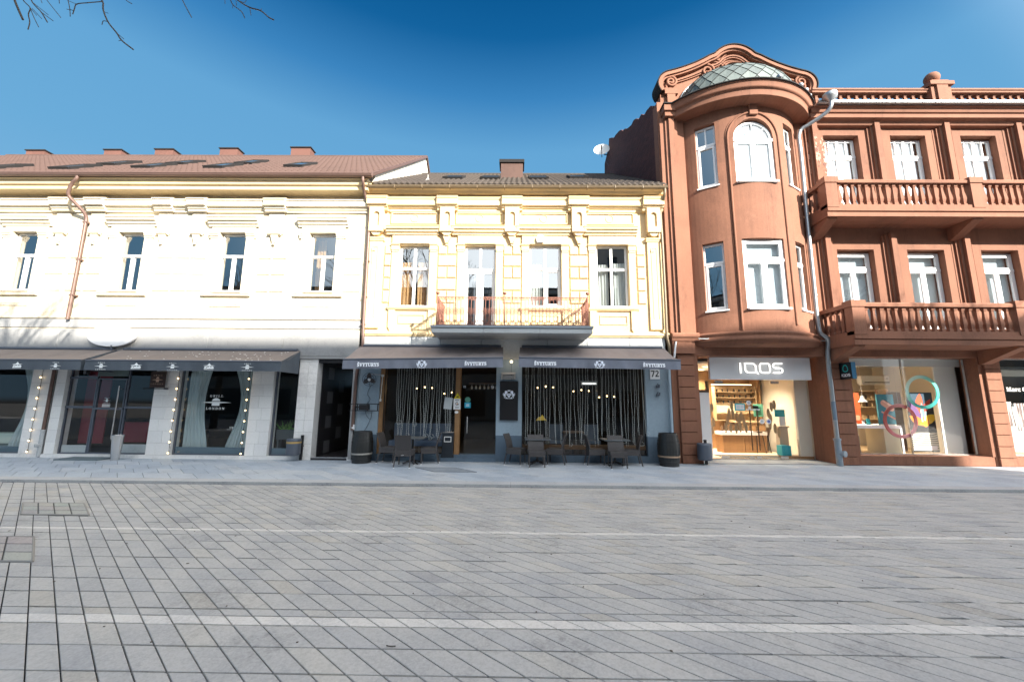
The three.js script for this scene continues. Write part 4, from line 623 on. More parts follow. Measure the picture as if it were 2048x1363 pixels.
// ---------- right house ----------
const RX0 = 4.87, RX1 = 24;
const right = thing('terracotta_house', 'tall terracotta three-storey house with round bay tower, curved gable and stone balconies', 'building');
const BC = [7.63, -1.77], BR = 2.6;      // centre and radius of the round bay
{
  const B = right, C = mat.terra, TR = mat.terraTrim;
  // main wall: openings behind the bay are hidden by it
  const wx = [11.1, 13.38, 15.77, 18.2, 20.6], up = wx.map((c) => [c - .6, c + .6, 7.86, 10.94]), lo = wx.map((c) => [c - .6, c + .6, 4.2, 6.83]);
  mesh('wall', [wallGrid(9.45, RX1, 3.75, 11.69, -.4, 0, [...up, ...lo]), box(RX0, 5.8, 3.75, 12.2, -.4, 0)], C, B);
  mesh('room', [box(5.2, RX1, 3.6, 3.75, -6, -.41), box(9.6, RX1, 7.2, 7.4, -6, -.41), box(5.2, RX1, 11.6, 11.8, -6, -.41), box(5.2, RX1, 3.75, 11.6, -6.1, -6), box(9.5, 9.6, 3.75, 11.6, -6, -.41)], mat.roomWall, B);
  const lw = (c, y0, y1, upper) => {
    const x0 = c - .6, x1 = c + .6, tr = upper ? 10.24 : 6.2;
    win(B, x0 + .01, x1 - .01, y0, y1 - .06, -.2, { f: .075, name: upper ? 'balcony_door' : 'window', h: [[tr, null, null, .045]], v: upper ? [[c, tr + .04, y1 - .1, .045], [c - .29, tr + .04, y1 - .1, .018], [c + .29, tr + .04, y1 - .1, .018], [c, y0 + .05, tr - .05, .035]] : [[c, y0 + .05, tr - .05, .035]], sash: [[x0 + .08, c - .035, y0 + .08, tr - .05], [c + .035, x1 - .08, y0 + .08, tr - .05], ...(upper ? [] : [[x0 + .08, x1 - .08, tr + .05, y1 - .14]])], blind: true });
    each('window_panel', [box(x0 - .28, x0 - .25, y0 + .1, y1 + .22, 0, .012), box(x1 + .25, x1 + .28, y0 + .1, y1 + .22, 0, .012)], TR, B);
  };
  wx.forEach((c) => { lw(c, 7.86, 10.94, true); lw(c, 4.2, 6.83, false); });
  // stepped pilasters between the windows
  for (const c of [10.1, 12.22, 14.57, 16.98, 19.4, 21.8]) for (const [y0, y1] of [[7.86, 11.3], [4.0, 7.3]]) mesh('pilaster', [box(c - .24, c + .24, y0, y1, 0, .05), box(c - .17, c + .17, y0, y1, .05, .1), box(c - .085, c + .085, y0, y1 + .04, .1, .2)], TR, B);
  const pil = [];
  for (const [a, b, z] of [[4.9, 5.06, .09], [5.06, 5.16, .15], [5.16, 5.34, .22], [5.34, 5.46, .15], [5.46, 5.7, .09]]) pil.push(box(a, b, 3.98, 11.5, 0, z));
  mesh('corner_pilaster', pil, TR, B);
  mesh('pilaster_capital', [prof([[0, 3.72], [.2, 3.72], [.22, 3.8], [.27, 3.86], [.27, 3.93], [.24, 3.98], [0, 3.98]], 4.88, 5.72), box(4.9, 5.6, 3.34, 3.72, 0, .17)], TR, B);
  mesh('end_wall', [box(RX1 - .3, RX1, 0, 11.69, -9, -.41), box(19, RX1, 0, 3.3, -.4, -.01)], C, B);
  // main cornice and parapet
  mesh('cornice', prof([[0, 11.2], [.14, 11.22], [.2, 11.34], [.33, 11.37], [.33, 11.5], [.38, 11.53], [.42, 11.65], [.48, 11.67], [.48, 11.71], [0, 11.76]], 9.9, RX1), TR, B);
  mesh('gutter', [prof([[.34, 11.715], [.58, 11.715], [.6, 11.73], [.6, 11.8], [.57, 11.8], [.57, 11.755], [.34, 11.76]], 10.0, RX1)], mat.zinc, B);
  const par = group('parapet', B);
  mesh('base_course', box(10.1, RX1, 11.76, 11.88, .02, .26), TR, par); mesh('coping', [box(10.1, RX1, 12.36, 12.44, .0, .28), box(10.1, RX1, 12.44, 12.5, -.03, .31)], TR, par);
  const pb = lathe([[.075, 0], [.075, .05], [.05, .08], [.06, .15], [.085, .2], [.05, .27], [.07, .3], [.07, .34]], 4).rotateY(PI / 4).toNonIndexed(); pb.computeVertexNormals(); const pbn = norm(pb);
  for (let x = 10.3; x < RX1 - 6; x += .275) { if (x > 14.0 && x < 14.75) continue; const q = new THREE.Mesh(pbn, TR); q.name = 'baluster'; q.position.set(x, 11.88, .14); q.scale.y = 1.41; q.castShadow = q.receiveShadow = true; par.add(q); }
  mesh('pier', [box(14.05, 14.72, 11.76, 12.55, -.06, .36), box(14.2, 14.57, 11.76, 12.56, .36, .42), box(13.98, 14.79, 12.55, 12.68, -.1, .44), box(14.1, 14.67, 12.68, 12.76, -.06, .38)], TR, par);
  mesh('ball', [new THREE.SphereGeometry(.215, 28, 20).translate(14.38, 13.0, .14), cyl(.13, .1, .1, 14.38, 12.74, .14)], TR, par);
  mesh('flat_roof', box(5.2, RX1, 11.7, 11.75, -9, -.01), mat.flashing, B);
  // ---- round bay ----
  const bay = group('bay_tower', B), Rd = PI / 180;
  const bend = (a, r) => [BC[0] + r * Math.sin(a), BC[1] + r * Math.cos(a)];
  function arcPanel(a0, a1, n, yLo, yHi, r0, r1) {
    const p = [], f = (q) => (typeof q === 'function' ? q : () => q), lo2 = f(yLo), hi2 = f(yHi), P = (a, y, r) => { const [x, z] = bend(a, r); return [x, y, z]; };
    for (let i = 0; i < n; i++) {
      const a = a0 + (a1 - a0) * i / n, b = a0 + (a1 - a0) * (i + 1) / n;
      p.push(...quad(P(a, lo2(a), r1), P(b, lo2(b), r1), P(b, hi2(b), r1), P(a, hi2(a), r1)), ...quad(P(b, lo2(b), r0), P(a, lo2(a), r0), P(a, hi2(a), r0), P(b, hi2(b), r0)), ...quad(P(a, lo2(a), r0), P(b, lo2(b), r0), P(b, lo2(b), r1), P(a, lo2(a), r1)), ...quad(P(a, hi2(a), r1), P(b, hi2(b), r1), P(b, hi2(b), r0), P(a, hi2(a), r0)));
    }
    p.push(...quad(P(a0, lo2(a0), r0), P(a0, lo2(a0), r1), P(a0, hi2(a0), r1), P(a0, hi2(a0), r0)), ...quad(P(a1, lo2(a1), r1), P(a1, lo2(a1), r0), P(a1, hi2(a1), r0), P(a1, hi2(a1), r1)));
    return raw(p);
  }
  const r0 = 2.3, A = { e: 48 * Rd, s1: 39.1 * Rd, s0: 25.6 * Rd, c: 14.3 * Rd }, yT = 11.6, yB = 3.75, wall = [];
  const arch = (a) => 10.29 + Math.sqrt(Math.max(0, 1 - (a / A.c) ** 2)) * .66;
  for (const s of [-1, 1]) wall.push(arcPanel(s * A.e, s * A.s1, 3, yB, yT, r0, BR), arcPanel(s * A.s0, s * A.c, 4, yB, yT, r0, BR), ...[[yB, 4.64], [6.86, 8.76], [10.97, yT]].map(([a, b]) => arcPanel(s * A.s1, s * A.s0, 5, a, b, r0, BR)));
  wall.push(arcPanel(-A.c, A.c, 10, yB, 4.64, r0, BR), arcPanel(-A.c, A.c, 10, 6.86, 8.76, r0, BR), arcPanel(-A.c, A.c, 28, arch, yT, r0, BR));
  mesh('wall', wall, C, bay);
  // raised mouldings: two upright rolls that run into an arch over the upper window
  const rollPts = []; const ra = 18.2 * Rd;
  for (let y = 3.96; y < 10.25; y += .45) rollPts.push([-ra, y]); for (let i = 0; i <= 24; i++) { const t = PI - PI * i / 24; rollPts.push([ra * Math.cos(t), 10.29 + .85 * Math.sin(t)]); } for (let y = 10.0; y > 3.95; y -= .45) rollPts.push([ra, y]);
  const roll = (off, r, z) => tube(rollPts.map(([a, y], i) => { const [x, zz] = bend(a + Math.sign(a) * off * (Math.abs(a) > .02 ? 1 : 0), BR + z); return V(x, y + (i > 13 && i < 39 ? off * 2 : 0), zz); }), r, 6, 260);
  mesh('moulding', [roll(0, .035, .012), roll(.022, .018, .0)], TR, bay);
  mesh('keystone', [boxC(.26, .46, .12, 7.63, 11.27, BC[1] + BR + .02)], TR, bay);
  // bay windows
  const place = (a, y0, y1, wd, fn) => { const [x, z] = bend(a, BR - .14), q = group('window', bay); q.position.set(x, 0, z); q.rotation.y = a; fn(q, -wd / 2, wd / 2, y0, y1); return q; };
  const bars = (x0, x1, y0, y1, f = .06) => [box(x0, x0 + f, y0, y1, -.05, .01), box(x1 - f, x1, y0, y1, -.05, .01), box(x0 + f, x1 - f, y0, y0 + f, -.051, .009), box(x0 + f, x1 - f, y1 - f, y1, -.051, .009)];
  for (const s of [-1, 1]) for (const [y0, y1, tr, upper] of [[8.78, 10.95, 10.28, 1], [4.66, 6.84, 6.2, 0]]) place(s * 32.3 * Rd, y0, y1, .61, (q, x0, x1) => {
    mesh('frame', [...bars(x0, x1, y0, y1), box(x0 + .01, x1 - .01, tr - .04, tr + .04, -.05, .03), ...(upper ? [box(-.02, .02, tr + .04, y1 - .06, -.05, .008)] : [])], mat.whiteFrame, q);
    mesh('sash', bars(x0 + .065, x1 - .065, y0 + .065, tr - .045, .055).map((g) => g.translate(0, 0, .012)), mat.whiteFrame, q);
    mesh('pane', new THREE.PlaneGeometry(x1 - x0 - .06, y1 - y0 - .06).translate(0, (y0 + y1) / 2, -.03), mat.pane, q);
    mesh('sill', box(x0 - .03, x1 + .03, y0 - .05, y0 - .005, -.05, .17), mat.whiteFrame, q);
  });
  place(0, 4.66, 6.84, 1.27, (q, x0, x1, y0, y1) => {
    mesh('frame', [...bars(x0, x1, y0, y1, .07), box(x0 + .01, x1 - .01, 6.14, 6.22, -.05, .035), box(-.035, .035, y0 + .07, 6.14, -.05, .02)], mat.whiteFrame, q);
    mesh('sash', [[x0 + .075, -.04, y0 + .075, 6.13], [.04, x1 - .075, y0 + .075, 6.13], [x0 + .075, x1 - .075, 6.225, y1 - .075]].flatMap(([a, b, c, d]) => bars(a, b, c, d, .05).map((g) => g.translate(0, 0, .01))), mat.whiteFrame, q);
    mesh('pane', new THREE.PlaneGeometry(1.2, y1 - y0 - .08).translate(0, (y0 + y1) / 2, -.03), mat.pane, q); mesh('sill', box(x0, x1, y0 - .06, y0 - .004, -.05, .17), mat.whiteFrame, q); mesh('blind', box(x0 + .05, x1 - .05, y0 + .05, y1 - .05, -.17, -.14), mat.blind, q);
  });
  place(0, 8.78, 10.95, 1.27, (q, x0, x1, y0) => {
    const R = .625, half = (r, w) => { const s = new THREE.Shape(); s.absarc(0, 0, r, 0, PI); const h = new THREE.Path(); h.absarc(0, 0, r - w, 0, PI); s.holes.push(h); return s; };
    mesh('frame', [box(x0, x0 + .07, y0, 10.27, -.05, .01), box(x1 - .07, x1, y0, 10.27, -.05, .01), box(x0 + .07, x1 - .07, y0, y0 + .07, -.051, .009), box(x0, x1, 10.19, 10.28, -.05, .045), box(-.035, .035, y0 + .07, 10.19, -.05, .02), new THREE.RingGeometry(R - .06, R, 32, 1, 0, PI).translate(0, 10.28, .012), ext((() => { const s = new THREE.Shape(); s.moveTo(R, 0); s.absarc(0, 0, R, 0, PI); s.lineTo(-R + .07, 0); s.absarc(0, 0, R - .07, PI, 0, true); return s; })(), .06).translate(0, 10.28, -.05), ...[45, 90, 135].map((d) => bar([0, 10.28, 0], [(R - .05) * Math.cos(d * Rd), 10.28 + (R - .05) * Math.sin(d * Rd), 0], .018, 6))], mat.whiteFrame, q);
    mesh('sash', [[x0 + .075, -.04], [.04, x1 - .075]].flatMap(([a, b]) => bars(a, b, y0 + .075, 10.18, .05).map((g) => g.translate(0, 0, .01))), mat.whiteFrame, q);
    mesh('pane', [new THREE.PlaneGeometry(1.2, 1.45).translate(0, 9.5, -.03), new THREE.CircleGeometry(R - .03, 32, 0, PI).translate(0, 10.27, -.03)], mat.pane, q); mesh('sill', box(x0, x1, y0 - .06, y0 - .004, -.05, .17), mat.whiteFrame, q); mesh('blind', [box(x0 + .05, x1 - .05, y0 + .05, 10.25, -.17, -.14), new THREE.CircleGeometry(R - .05, 32, 0, PI).translate(0, 10.25, -.15)], mat.blind, q);
  });
  // bay: foot ring, cornice, dome
  const L = (pts, a, n = 64) => lathe(pts, n, -a, 2 * a).translate(BC[0], 0, BC[1]);
  mesh('foot_ring', [L([[2.3, 3.54], [2.52, 3.55], [2.62, 3.6], [2.66, 3.66], [2.72, 3.68], [2.72, 3.75], [2.67, 3.79], [2.65, 3.84], [2.69, 3.88], [2.69, 3.93], [2.6, 3.97]], .86), lathe([[0, 3.54], [2.3, 3.54]], 64, -.86, 1.72).translate(BC[0], 0, BC[1])], TR, bay);
  mesh('bay_floor', box(5.9, 9.4, 3.5, 3.62, -.4, .1), TR, bay);
  mesh('bay_cornice', [L([[2.55, 11.38], [2.72, 11.38], [3.04, 11.40], [3.06, 11.43], [3.06, 11.60], [3.1, 11.63], [3.13, 11.64], [3.15, 11.68], [3.17, 11.80], [3.2, 11.83]], .93), box(5.02, 5.5, 11.45, 11.62, -.05, .3), box(4.98, 5.52, 11.62, 11.84, -.05, .36)], TR, bay);
  mesh('bay_flashing', [L([[3.15, 11.832], [3.235, 11.835], [3.235, 11.88], [2.3, 12.02]], .93), box(4.95, 5.54, 11.842, 11.88, -.05, .4)], mat.flashing, bay);
  const dome = group('dome', bay), E = (t, f) => { const c = Math.cos(f), s = Math.sin(f); return V(7.63 + 1.98 * Math.sin(t) * c, 11.9 + 1.44 * s, .02 + 1.22 * Math.cos(t) * c); };
  mesh('deck', (() => { const g = new THREE.SphereGeometry(1, 40, 16, 0, 2 * PI, 0, PI / 2); return g.scale(1.965, 1.425, 1.205).translate(7.63, 11.9, .02); })(), mat.flashing, dome);
  const NF = 9, NT = 13, df = (PI / 2) / NF, dt = PI / NT;
  for (let i = -1; i < NF; i++) for (let j = -1; j <= NT; j++) {
    const f = (i + 1) * df, t = -PI / 2 + (j + (i & 1 ? .5 : 0)) * dt; if (t < -PI / 2 - .05 || t > PI / 2 + .05 || f > PI / 2 - .06) continue;
    const grow = (v, k) => { const n = v.clone().sub(V(7.63, 11.9, .02)); n.set(n.x / 3.9, n.y / 2.07, n.z / 1.5).normalize(); return v.clone().addScaledVector(n, k).toArray(); };
    const lowf = Math.max(f - df, .0), up2 = Math.min(f + df, PI / 2), m = .96, a = grow(E(t, lowf + .01), .028), b = grow(E(t + dt * .5 * m, f), .014), c = grow(E(t, up2 - .01), .004), d = grow(E(t - dt * .5 * m, f), .014), o = grow(E(t, f), .0);
    mesh('scale', raw([...quad(a, b, c, d), ...a, ...b, ...o, ...d, ...a, ...o]), rnd() < .5 ? mat.zincDome : mat.zincDome2, dome);
  }
  mesh('edge_roll', tube(Array.from({ length: 20 }, (_, i) => { const a = PI * (1 - i / 19); return V(7.63 + 2.02 * Math.cos(a), 11.9 + 1.48 * Math.sin(a), .02); }), .03, 6), mat.zinc, dome);
  // bulb heads along the bay cornice
  for (const d of [12, 30, 37, 44, 49]) { const [x, z] = bend(d * Rd, 3.12), h = group('spotlight', bay); mesh('head', [new THREE.SphereGeometry(.085, 12, 8).scale(1, 1, 1.2).translate(x, 12.03, z), bar([x, 11.88, z], [x, 12.02, z], .02)], mat.zinc, h); }
  // ---- curved gable ----
  const gp = []; { const S = new THREE.Shape(); S.moveTo(-2.68, 11.5); S.lineTo(-2.68, 12.55); S.bezierCurveTo(-2.86, 12.8, -2.8, 13.16, -2.45, 13.28); S.bezierCurveTo(-1.9, 13.42, -1.4, 13.62, -.95, 13.9); S.bezierCurveTo(-.85, 13.96, -.8, 13.96, -.7, 14.02); S.bezierCurveTo(-.52, 14.22, -.3, 14.35, 0, 14.36); for (const q of S.getPoints(14)) gp.push([q.x, q.y]); }
  const out = [...gp, ...gp.slice(0, -1).reverse().map(([x, y]) => [-x, y])];
  const gable = group('gable', bay);
  mesh('wall', ext(out.map(([x, y]) => [7.67 + x * .985, y]), .34).translate(0, 0, -.4), C, gable);
  const curve = out.slice(1, -1), inset = (k) => curve.map(([x, y], i) => { const p = curve[Math.max(0, i - 1)], q = curve[Math.min(curve.length - 1, i + 1)], dx = q[0] - p[0], dy = q[1] - p[1], l = Math.hypot(dx, dy) || 1; return [7.67 + x * .985 + dy / l * k, y - dx / l * k]; });
  const strip = (k0, k1, z0, z1) => { const a = inset(k0), b = inset(k1), p = []; for (let i = 0; i < a.length - 1; i++) { const A2 = [a[i], a[i + 1], b[i + 1], b[i]], F = (q, z) => [q[0], q[1], z]; p.push(...quad(F(A2[3], z1), F(A2[2], z1), F(A2[1], z1), F(A2[0], z1)), ...quad(F(A2[0], z0), F(A2[0], z1), F(A2[1], z1), F(A2[1], z0)), ...quad(F(A2[3], z1), F(A2[3], z0), F(A2[2], z0), F(A2[2], z1))); } return raw(p); };
  mesh('cornice_moulding', [strip(-.01, .17, -.06, .08), strip(.0, .11, .08, .14), strip(.28, .33, -.06, .02), strip(.36, .39, -.06, .0)], TR, gable);
  mesh('flashing', strip(-.045, -.012, -.45, .17), mat.flashing, gable);
  const spiral = (x, y, s, r) => tube(Array.from({ length: 22 }, (_, i) => { const t = i / 21, a = t * 3.2 * PI; return V(x + s * r * (1 - t * .8) * Math.cos(a + PI * .5), y + r * (1 - t * .8) * Math.sin(a + PI * .5), .03); }), .045, 6, 80);
  each('scroll', [spiral(5.4, 12.98, -1, .2), spiral(9.94, 12.98, 1, .2), spiral(6.72, 13.42, -1, .24), spiral(8.62, 13.42, 1, .24), box(5.16, 5.62, 12.5, 12.72, -.06, .06), box(5.24, 5.52, 11.9, 12.5, -.06, .05), box(9.72, 10.18, 12.5, 12.72, -.06, .06)], TR, gable);
  const arcs = []; for (const [x, y, r] of [[7.67, 13.72, .46], [7.67, 13.72, .36], [7.02, 13.5, .42], [7.02, 13.5, .33], [8.32, 13.5, .42], [8.32, 13.5, .33]]) arcs.push(new THREE.TorusGeometry(r, .028, 6, 24, PI * .8).rotateZ(PI * .1).translate(x, y, -.04)); 
  mesh('shell_ornament', [...arcs, new THREE.TorusGeometry(.3, .045, 8, 32).scale(1, .62, 1).translate(7.67, 13.62, -.03), new THREE.TorusGeometry(.4, .03, 8, 32).scale(1, .66, 1).translate(7.67, 13.62, -.05)], TR, gable);
  mesh('oval_opening', new THREE.CylinderGeometry(.27, .27, .04, 32).rotateX(PI / 2).scale(1, .6, 1).translate(7.67, 13.62, -.065), mat.black, gable);
  // brick fire wall behind the gable, broken along its top
  const fw = [[0, 0], [0, 12.2], [.2, 12.55]]; for (let i = 0; i <= 18; i++) { const z = .6 + i * .32; fw.push([z, 12.62 + (z - .6) * .525 + rr(-.12, .1)]); } fw.push([6.5, 15.3], [7.5, 14.95], [7.6, 14.2], [8, 14.1], [8, 0]);
  mesh('fire_wall', ext(fw, .3).rotateY(PI / 2).translate(RX0, 0, -.4), mat.brick, B);
  // ---- stone balconies ----
  const bal = lathe([[.078, 0], [.078, .07], [.05, .1], [.06, .13], [.082, .24], [.078, .30], [.05, .5], [.045, .62], [.07, .655], [.07, .73]], 4).rotateY(PI / 4).toNonIndexed(); bal.computeVertexNormals(); const baln = norm(bal);
  function balcony(y, zf, x0, posts) {
    const k = group('balcony', B);
    mesh('slab', [prof([[0, y], [zf - .03, y], [zf - .03, y + .13], [zf - .06, y + .15], [zf, y + .17], [zf, y + .28], [0, y + .28]], x0, RX1), box(x0 + .0, RX1, y + .28, y + .385, zf - .24, zf - .02), box(x0, x0 + .2, y + .28, y + .385, 0, zf - .24)], TR, k);
    mesh('hand_rail', [prof([[zf - .25, y + 1.11], [zf - .26, y + 1.16], [zf - .22, y + 1.24], [zf - .05, y + 1.24], [zf, y + 1.19], [zf - .01, y + 1.11]], x0 + .02, RX1), box(x0, x0 + .22, y + 1.11, y + 1.235, 0, zf - .25)], TR, k);
    for (const p of posts) mesh('post', [box(p, p + .36, y + .285, y + 1.11, zf - .27, zf + .012), box(p - .03, p + .39, y + 1.1, y + 1.29, zf - .3, zf + .04)], TR, k);
    const add = (x, z) => { const q = new THREE.Mesh(baln, TR); q.name = 'baluster'; q.position.set(x, y + .383, z); q.castShadow = q.receiveShadow = true; k.add(q); };
    for (let i = 0; i < posts.length; i++) { const a = posts[i] + .36, b = posts[i + 1] ?? RX1 - 2, n = Math.floor((b - a - .06) / .212); for (let j = 0; j < n; j++) add(a + .03 + (b - a - .06) * (j + .5) / n, zf - .13); }
    for (let z = .12; z < zf - .35; z += .21) add(x0 + .11, z);
    for (const x of posts) mesh('corbel', ext([[0, 0], [-.0, -.44], [-.06, -.44], [-(zf - .12), -.05], [-(zf - .12), 0]], .3).rotateY(PI / 2).translate(x + .05, y - .003, 0), TR, k);
  }
  balcony(7.56, .9, 9.63, [9.63, 14.12, 18.6]); balcony(3.51, 1.2, 9.72, [9.72, 14.42, 19]);
  // ---- ground floor ----
  mesh('lintel', [box(5.56, 9.9, 3.3, 3.74, -.9, .02), box(9.9, RX1, 3.3, 3.74, -.4, .0)], C, B);
  each('pier_core', [box(5.07, 5.72, 0, 3.4, -.95, 0), box(9.84, 10.46, 0, 3.4, -.95, 0), box(14.5, 15.1, 0, 3.4, -.95, .0), box(4.88, 5.08, 0, 3.4, -.6, -.02)], C, B);
  each('apron_wall', [box(10.46, 14.5, 0, .28, -.4, -.02), box(15.1, RX1, 0, .28, -.4, -.02)], C, B);
  const quoin = (a, b, ys) => { for (let i = 0; i < ys.length - 1; i++) mesh('quoin', cham(a, b, ys[i] + .007, ys[i + 1] - .007, .0, .07, .014), C, B); };
  quoin(5.06, 5.57, [0, .26, .59, .93, 1.27, 1.62, 1.96, 2.3, 2.64, 2.98, 3.33]); quoin(9.84, 10.33, [0, .25, .585, .915, 1.245, 1.58, 1.92, 2.25, 2.58, 2.92, 3.25]); quoin(14.55, 15.04, [0, .25, .59, .93, 1.26, 1.58, 1.92, 2.26, 2.6, 2.93, 3.25]);
  each('reveal', [box(9.78, 9.84, .0, 3.3, -.95, -.002), box(14.42, 14.5, .28, 3.3, -.5, -.0)], C, B);
  win(B, 10.46, 14.42, .28, 3.3, -.36, { name: 'shop_window', f: .035, frame: mat.steel, pane: mat.clearPane, v: [[12.4, .3, 3.28, .004]] });
  win(B, 15.1, 19, .28, 3.3, -.3, { name: 'shop_window', f: .035, frame: mat.steel, pane: mat.shopPane });
  mesh('cable', [tube([[5.0, 3.7, .2], [4.95, 3.45, .22], [4.92, 3.2, .2]], .03, 6)], mat.white, B);
  // old paint flaking beside the tall downpipe
  const flakes = (w, h, n) => (x, W, H) => { for (let i = 0; i < n; i++) { const cx = W * (.5 + (rnd() + rnd() - 1) * .48), cy = H * (.5 + (rnd() + rnd() - 1) * .48), r = rr(1.5, 7); x.fillStyle = rnd() < .6 ? 'rgba(196,158,136,.6)' : 'rgba(112,58,42,.6)'; x.beginPath(); for (let k = 0; k < 7; k++) { const a = k * .9, q = r * rr(.4, 1.3); x.lineTo(cx + q * Math.cos(a), cy + q * 1.6 * Math.sin(a)); } x.fill(); } };
  print('flaked_paint', .12, 1.7, 160, flakes(.12, 1.7, 70), B, [9.94, 10.1, .053]); print('flaked_paint', .26, 1.9, 160, flakes(.26, 1.9, 130), B, [10.5, 10.0, .004]); print('flaked_paint', .16, 1.5, 160, flakes(.16, 1.5, 60), B, [10.1, 10.2, .204]);
  // downpipes
  const dp = group('downpipe', B);
  mesh('hopper', [lathe([[.07, 0], [.09, .06], [.2, .16], [.21, .3], [.19, .3]], 20).scale(1, 1, .9).translate(10.25, 11.56, .78)], mat.zinc, dp);
  mesh('pipe', tube([[10.25, 11.6, .78], [10.24, 11.42, .76], [10.15, 11.28, .66], [9.75, 11.06, .34], [9.6, 10.98, .24], [9.53, 10.8, .2], [9.53, 10.2, .19], [9.5, 8, .19], [9.48, 6, .19], [9.47, 4.2, .2], [9.5, 3.98, .22], [9.66, 3.84, .24], [9.7, 3.7, .22], [9.68, 3.4, .18], [9.68, 2, .16], [9.68, .75, .16]], .062, 14, 160), mat.zinc, dp);
  mesh('collar', [[10.9, 9.56, .21], [8.6, 9.51, .19], [6.7, 9.485, .19], [5.2, 9.475, .19]].map(([y, x, z]) => cyl(.072, .072, .05, x, y, z, 14)), mat.zinc, dp);
  mesh('boot', [bar([9.68, 0, .16], [9.68, .78, .16], .085, 16), bar([9.68, .74, .16], [9.68, .8, .16], .1, 16), bar([9.68, .36, .16], [9.76, .36, .29], .075, 14), bar([9.75, .36, .27], [9.765, .36, .31], .09, 16)], std(.27, .32, .36, { roughness: .55, map: T.stain }), dp);
  mesh('bracket', [boxC(.5, .03, .04, 9.72, 3.76, .2), boxC(.4, .03, .06, 5.85, 3.78, .3)], mat.zinc, dp);
  const t = (() => { const c = document.createElement('canvas'); c.width = 200; c.height = 256; const x = c.getContext('2d'); x.fillStyle = '#70808e'; x.fillRect(0, 0, 200, 256); const leaf = (cx, cy, col, rot) => { x.save(); x.translate(cx, cy); x.rotate(rot); x.beginPath(); x.moveTo(-44, 0); x.quadraticCurveTo(0, -46, 44, 0); x.quadraticCurveTo(0, 46, -44, 0); x.fillStyle = col; x.fill(); x.lineWidth = 6; x.strokeStyle = '#1d2420'; x.stroke(); x.beginPath(); x.moveTo(-30, 0); x.lineTo(30, 0); x.stroke(); x.restore(); }; leaf(100, 50, '#6fae2e', -.8); leaf(104, 200, '#e8a023', .7); x.fillStyle = '#c9b52c'; x.fillRect(62, 104, 76, 40); const q = new THREE.CanvasTexture(c); q.colorSpace = THREE.SRGBColorSpace; return q; })();
  const st = new THREE.CylinderGeometry(.0645, .0645, .55, 24, 1, true, -1.5, 3).translate(9.68, 1.62, .16); st.userData.keepUV = true; mesh('leaf_stickers', st, new THREE.MeshStandardMaterial({ map: t, roughness: .5 }), dp);
}
// satellite dish on the fire wall
{
  const o = thing('satellite_dish', 'round white satellite dish standing out from the dark brick fire wall', 'satellite dish', [4.5, 15.05, -6.9], -.25);
  const d = lathe(Array.from({ length: 9 }, (_, i) => [i * .052, i * i * .0016]), 28).rotateX(PI / 2 - .35); mesh('reflector', d, std(.62, .62, .6, { side: THREE.DoubleSide, roughness: .5 }), o);
  mesh('feed_arm', [bar([0, -.38, .02], [0, -.1, .42], .018), boxC(.08, .16, .1, 0, -.06, .42)], mat.dark, o); mesh('mount', [bar([0, 0, -.02], [.15, -.1, -.22], .03), bar([.15, -.1, -.22], [.4, -.12, -.2], .03), bar([.2, -.5, -.2], [.36, -.9, -.2], .008, 5)], mat.greyMetal, o);
}
// ---------- the corner shop: door bay ----------
const logo = (x, w, h, lw, col) => {    // the four letters drawn as even rounded strokes
  x.strokeStyle = col; x.lineWidth = lw; x.lineCap = 'butt'; x.lineJoin = 'round'; const r = h * .32, W = w;
  const rrp = (a, b, c, d) => { x.beginPath(); x.roundRect(a, b, c - a, d - b, r); x.stroke(); };
  x.beginPath(); x.moveTo(W * .03, 0); x.lineTo(W * .03, h); x.stroke();
  x.beginPath(); x.moveTo(W * .12, lw / 2); x.lineTo(W * .29, lw / 2); x.quadraticCurveTo(W * .39, lw / 2, W * .39, h * .5); x.lineTo(W * .37, h * .85); x.lineTo(W * .42, h * 1.12); x.moveTo(W * .40, h * .95); x.lineTo(W * .22, h * .95); x.quadraticCurveTo(W * .12, h * .95, W * .12, h * .5); x.lineTo(W * .12, lw / 2); x.stroke();
  rrp(W * .45, lw / 2, W * .69, h * .96);
  x.beginPath(); x.moveTo(W * .97, lw / 2); x.lineTo(W * .83, lw / 2); x.quadraticCurveTo(W * .76, lw / 2, W * .76, h * .25); x.quadraticCurveTo(W * .76, h * .48, W * .83, h * .48); x.lineTo(W * .91, h * .48); x.quadraticCurveTo(W * .98, h * .48, W * .98, h * .72); x.quadraticCurveTo(W * .98, h * .95, W * .91, h * .95); x.lineTo(W * .76, h * .95); x.stroke();
};
const disc = (r, x, y, z, m, name, o) => mesh(name, new THREE.CylinderGeometry(r, r, .006, 28).rotateX(PI / 2).translate(x, y, z), m, o);
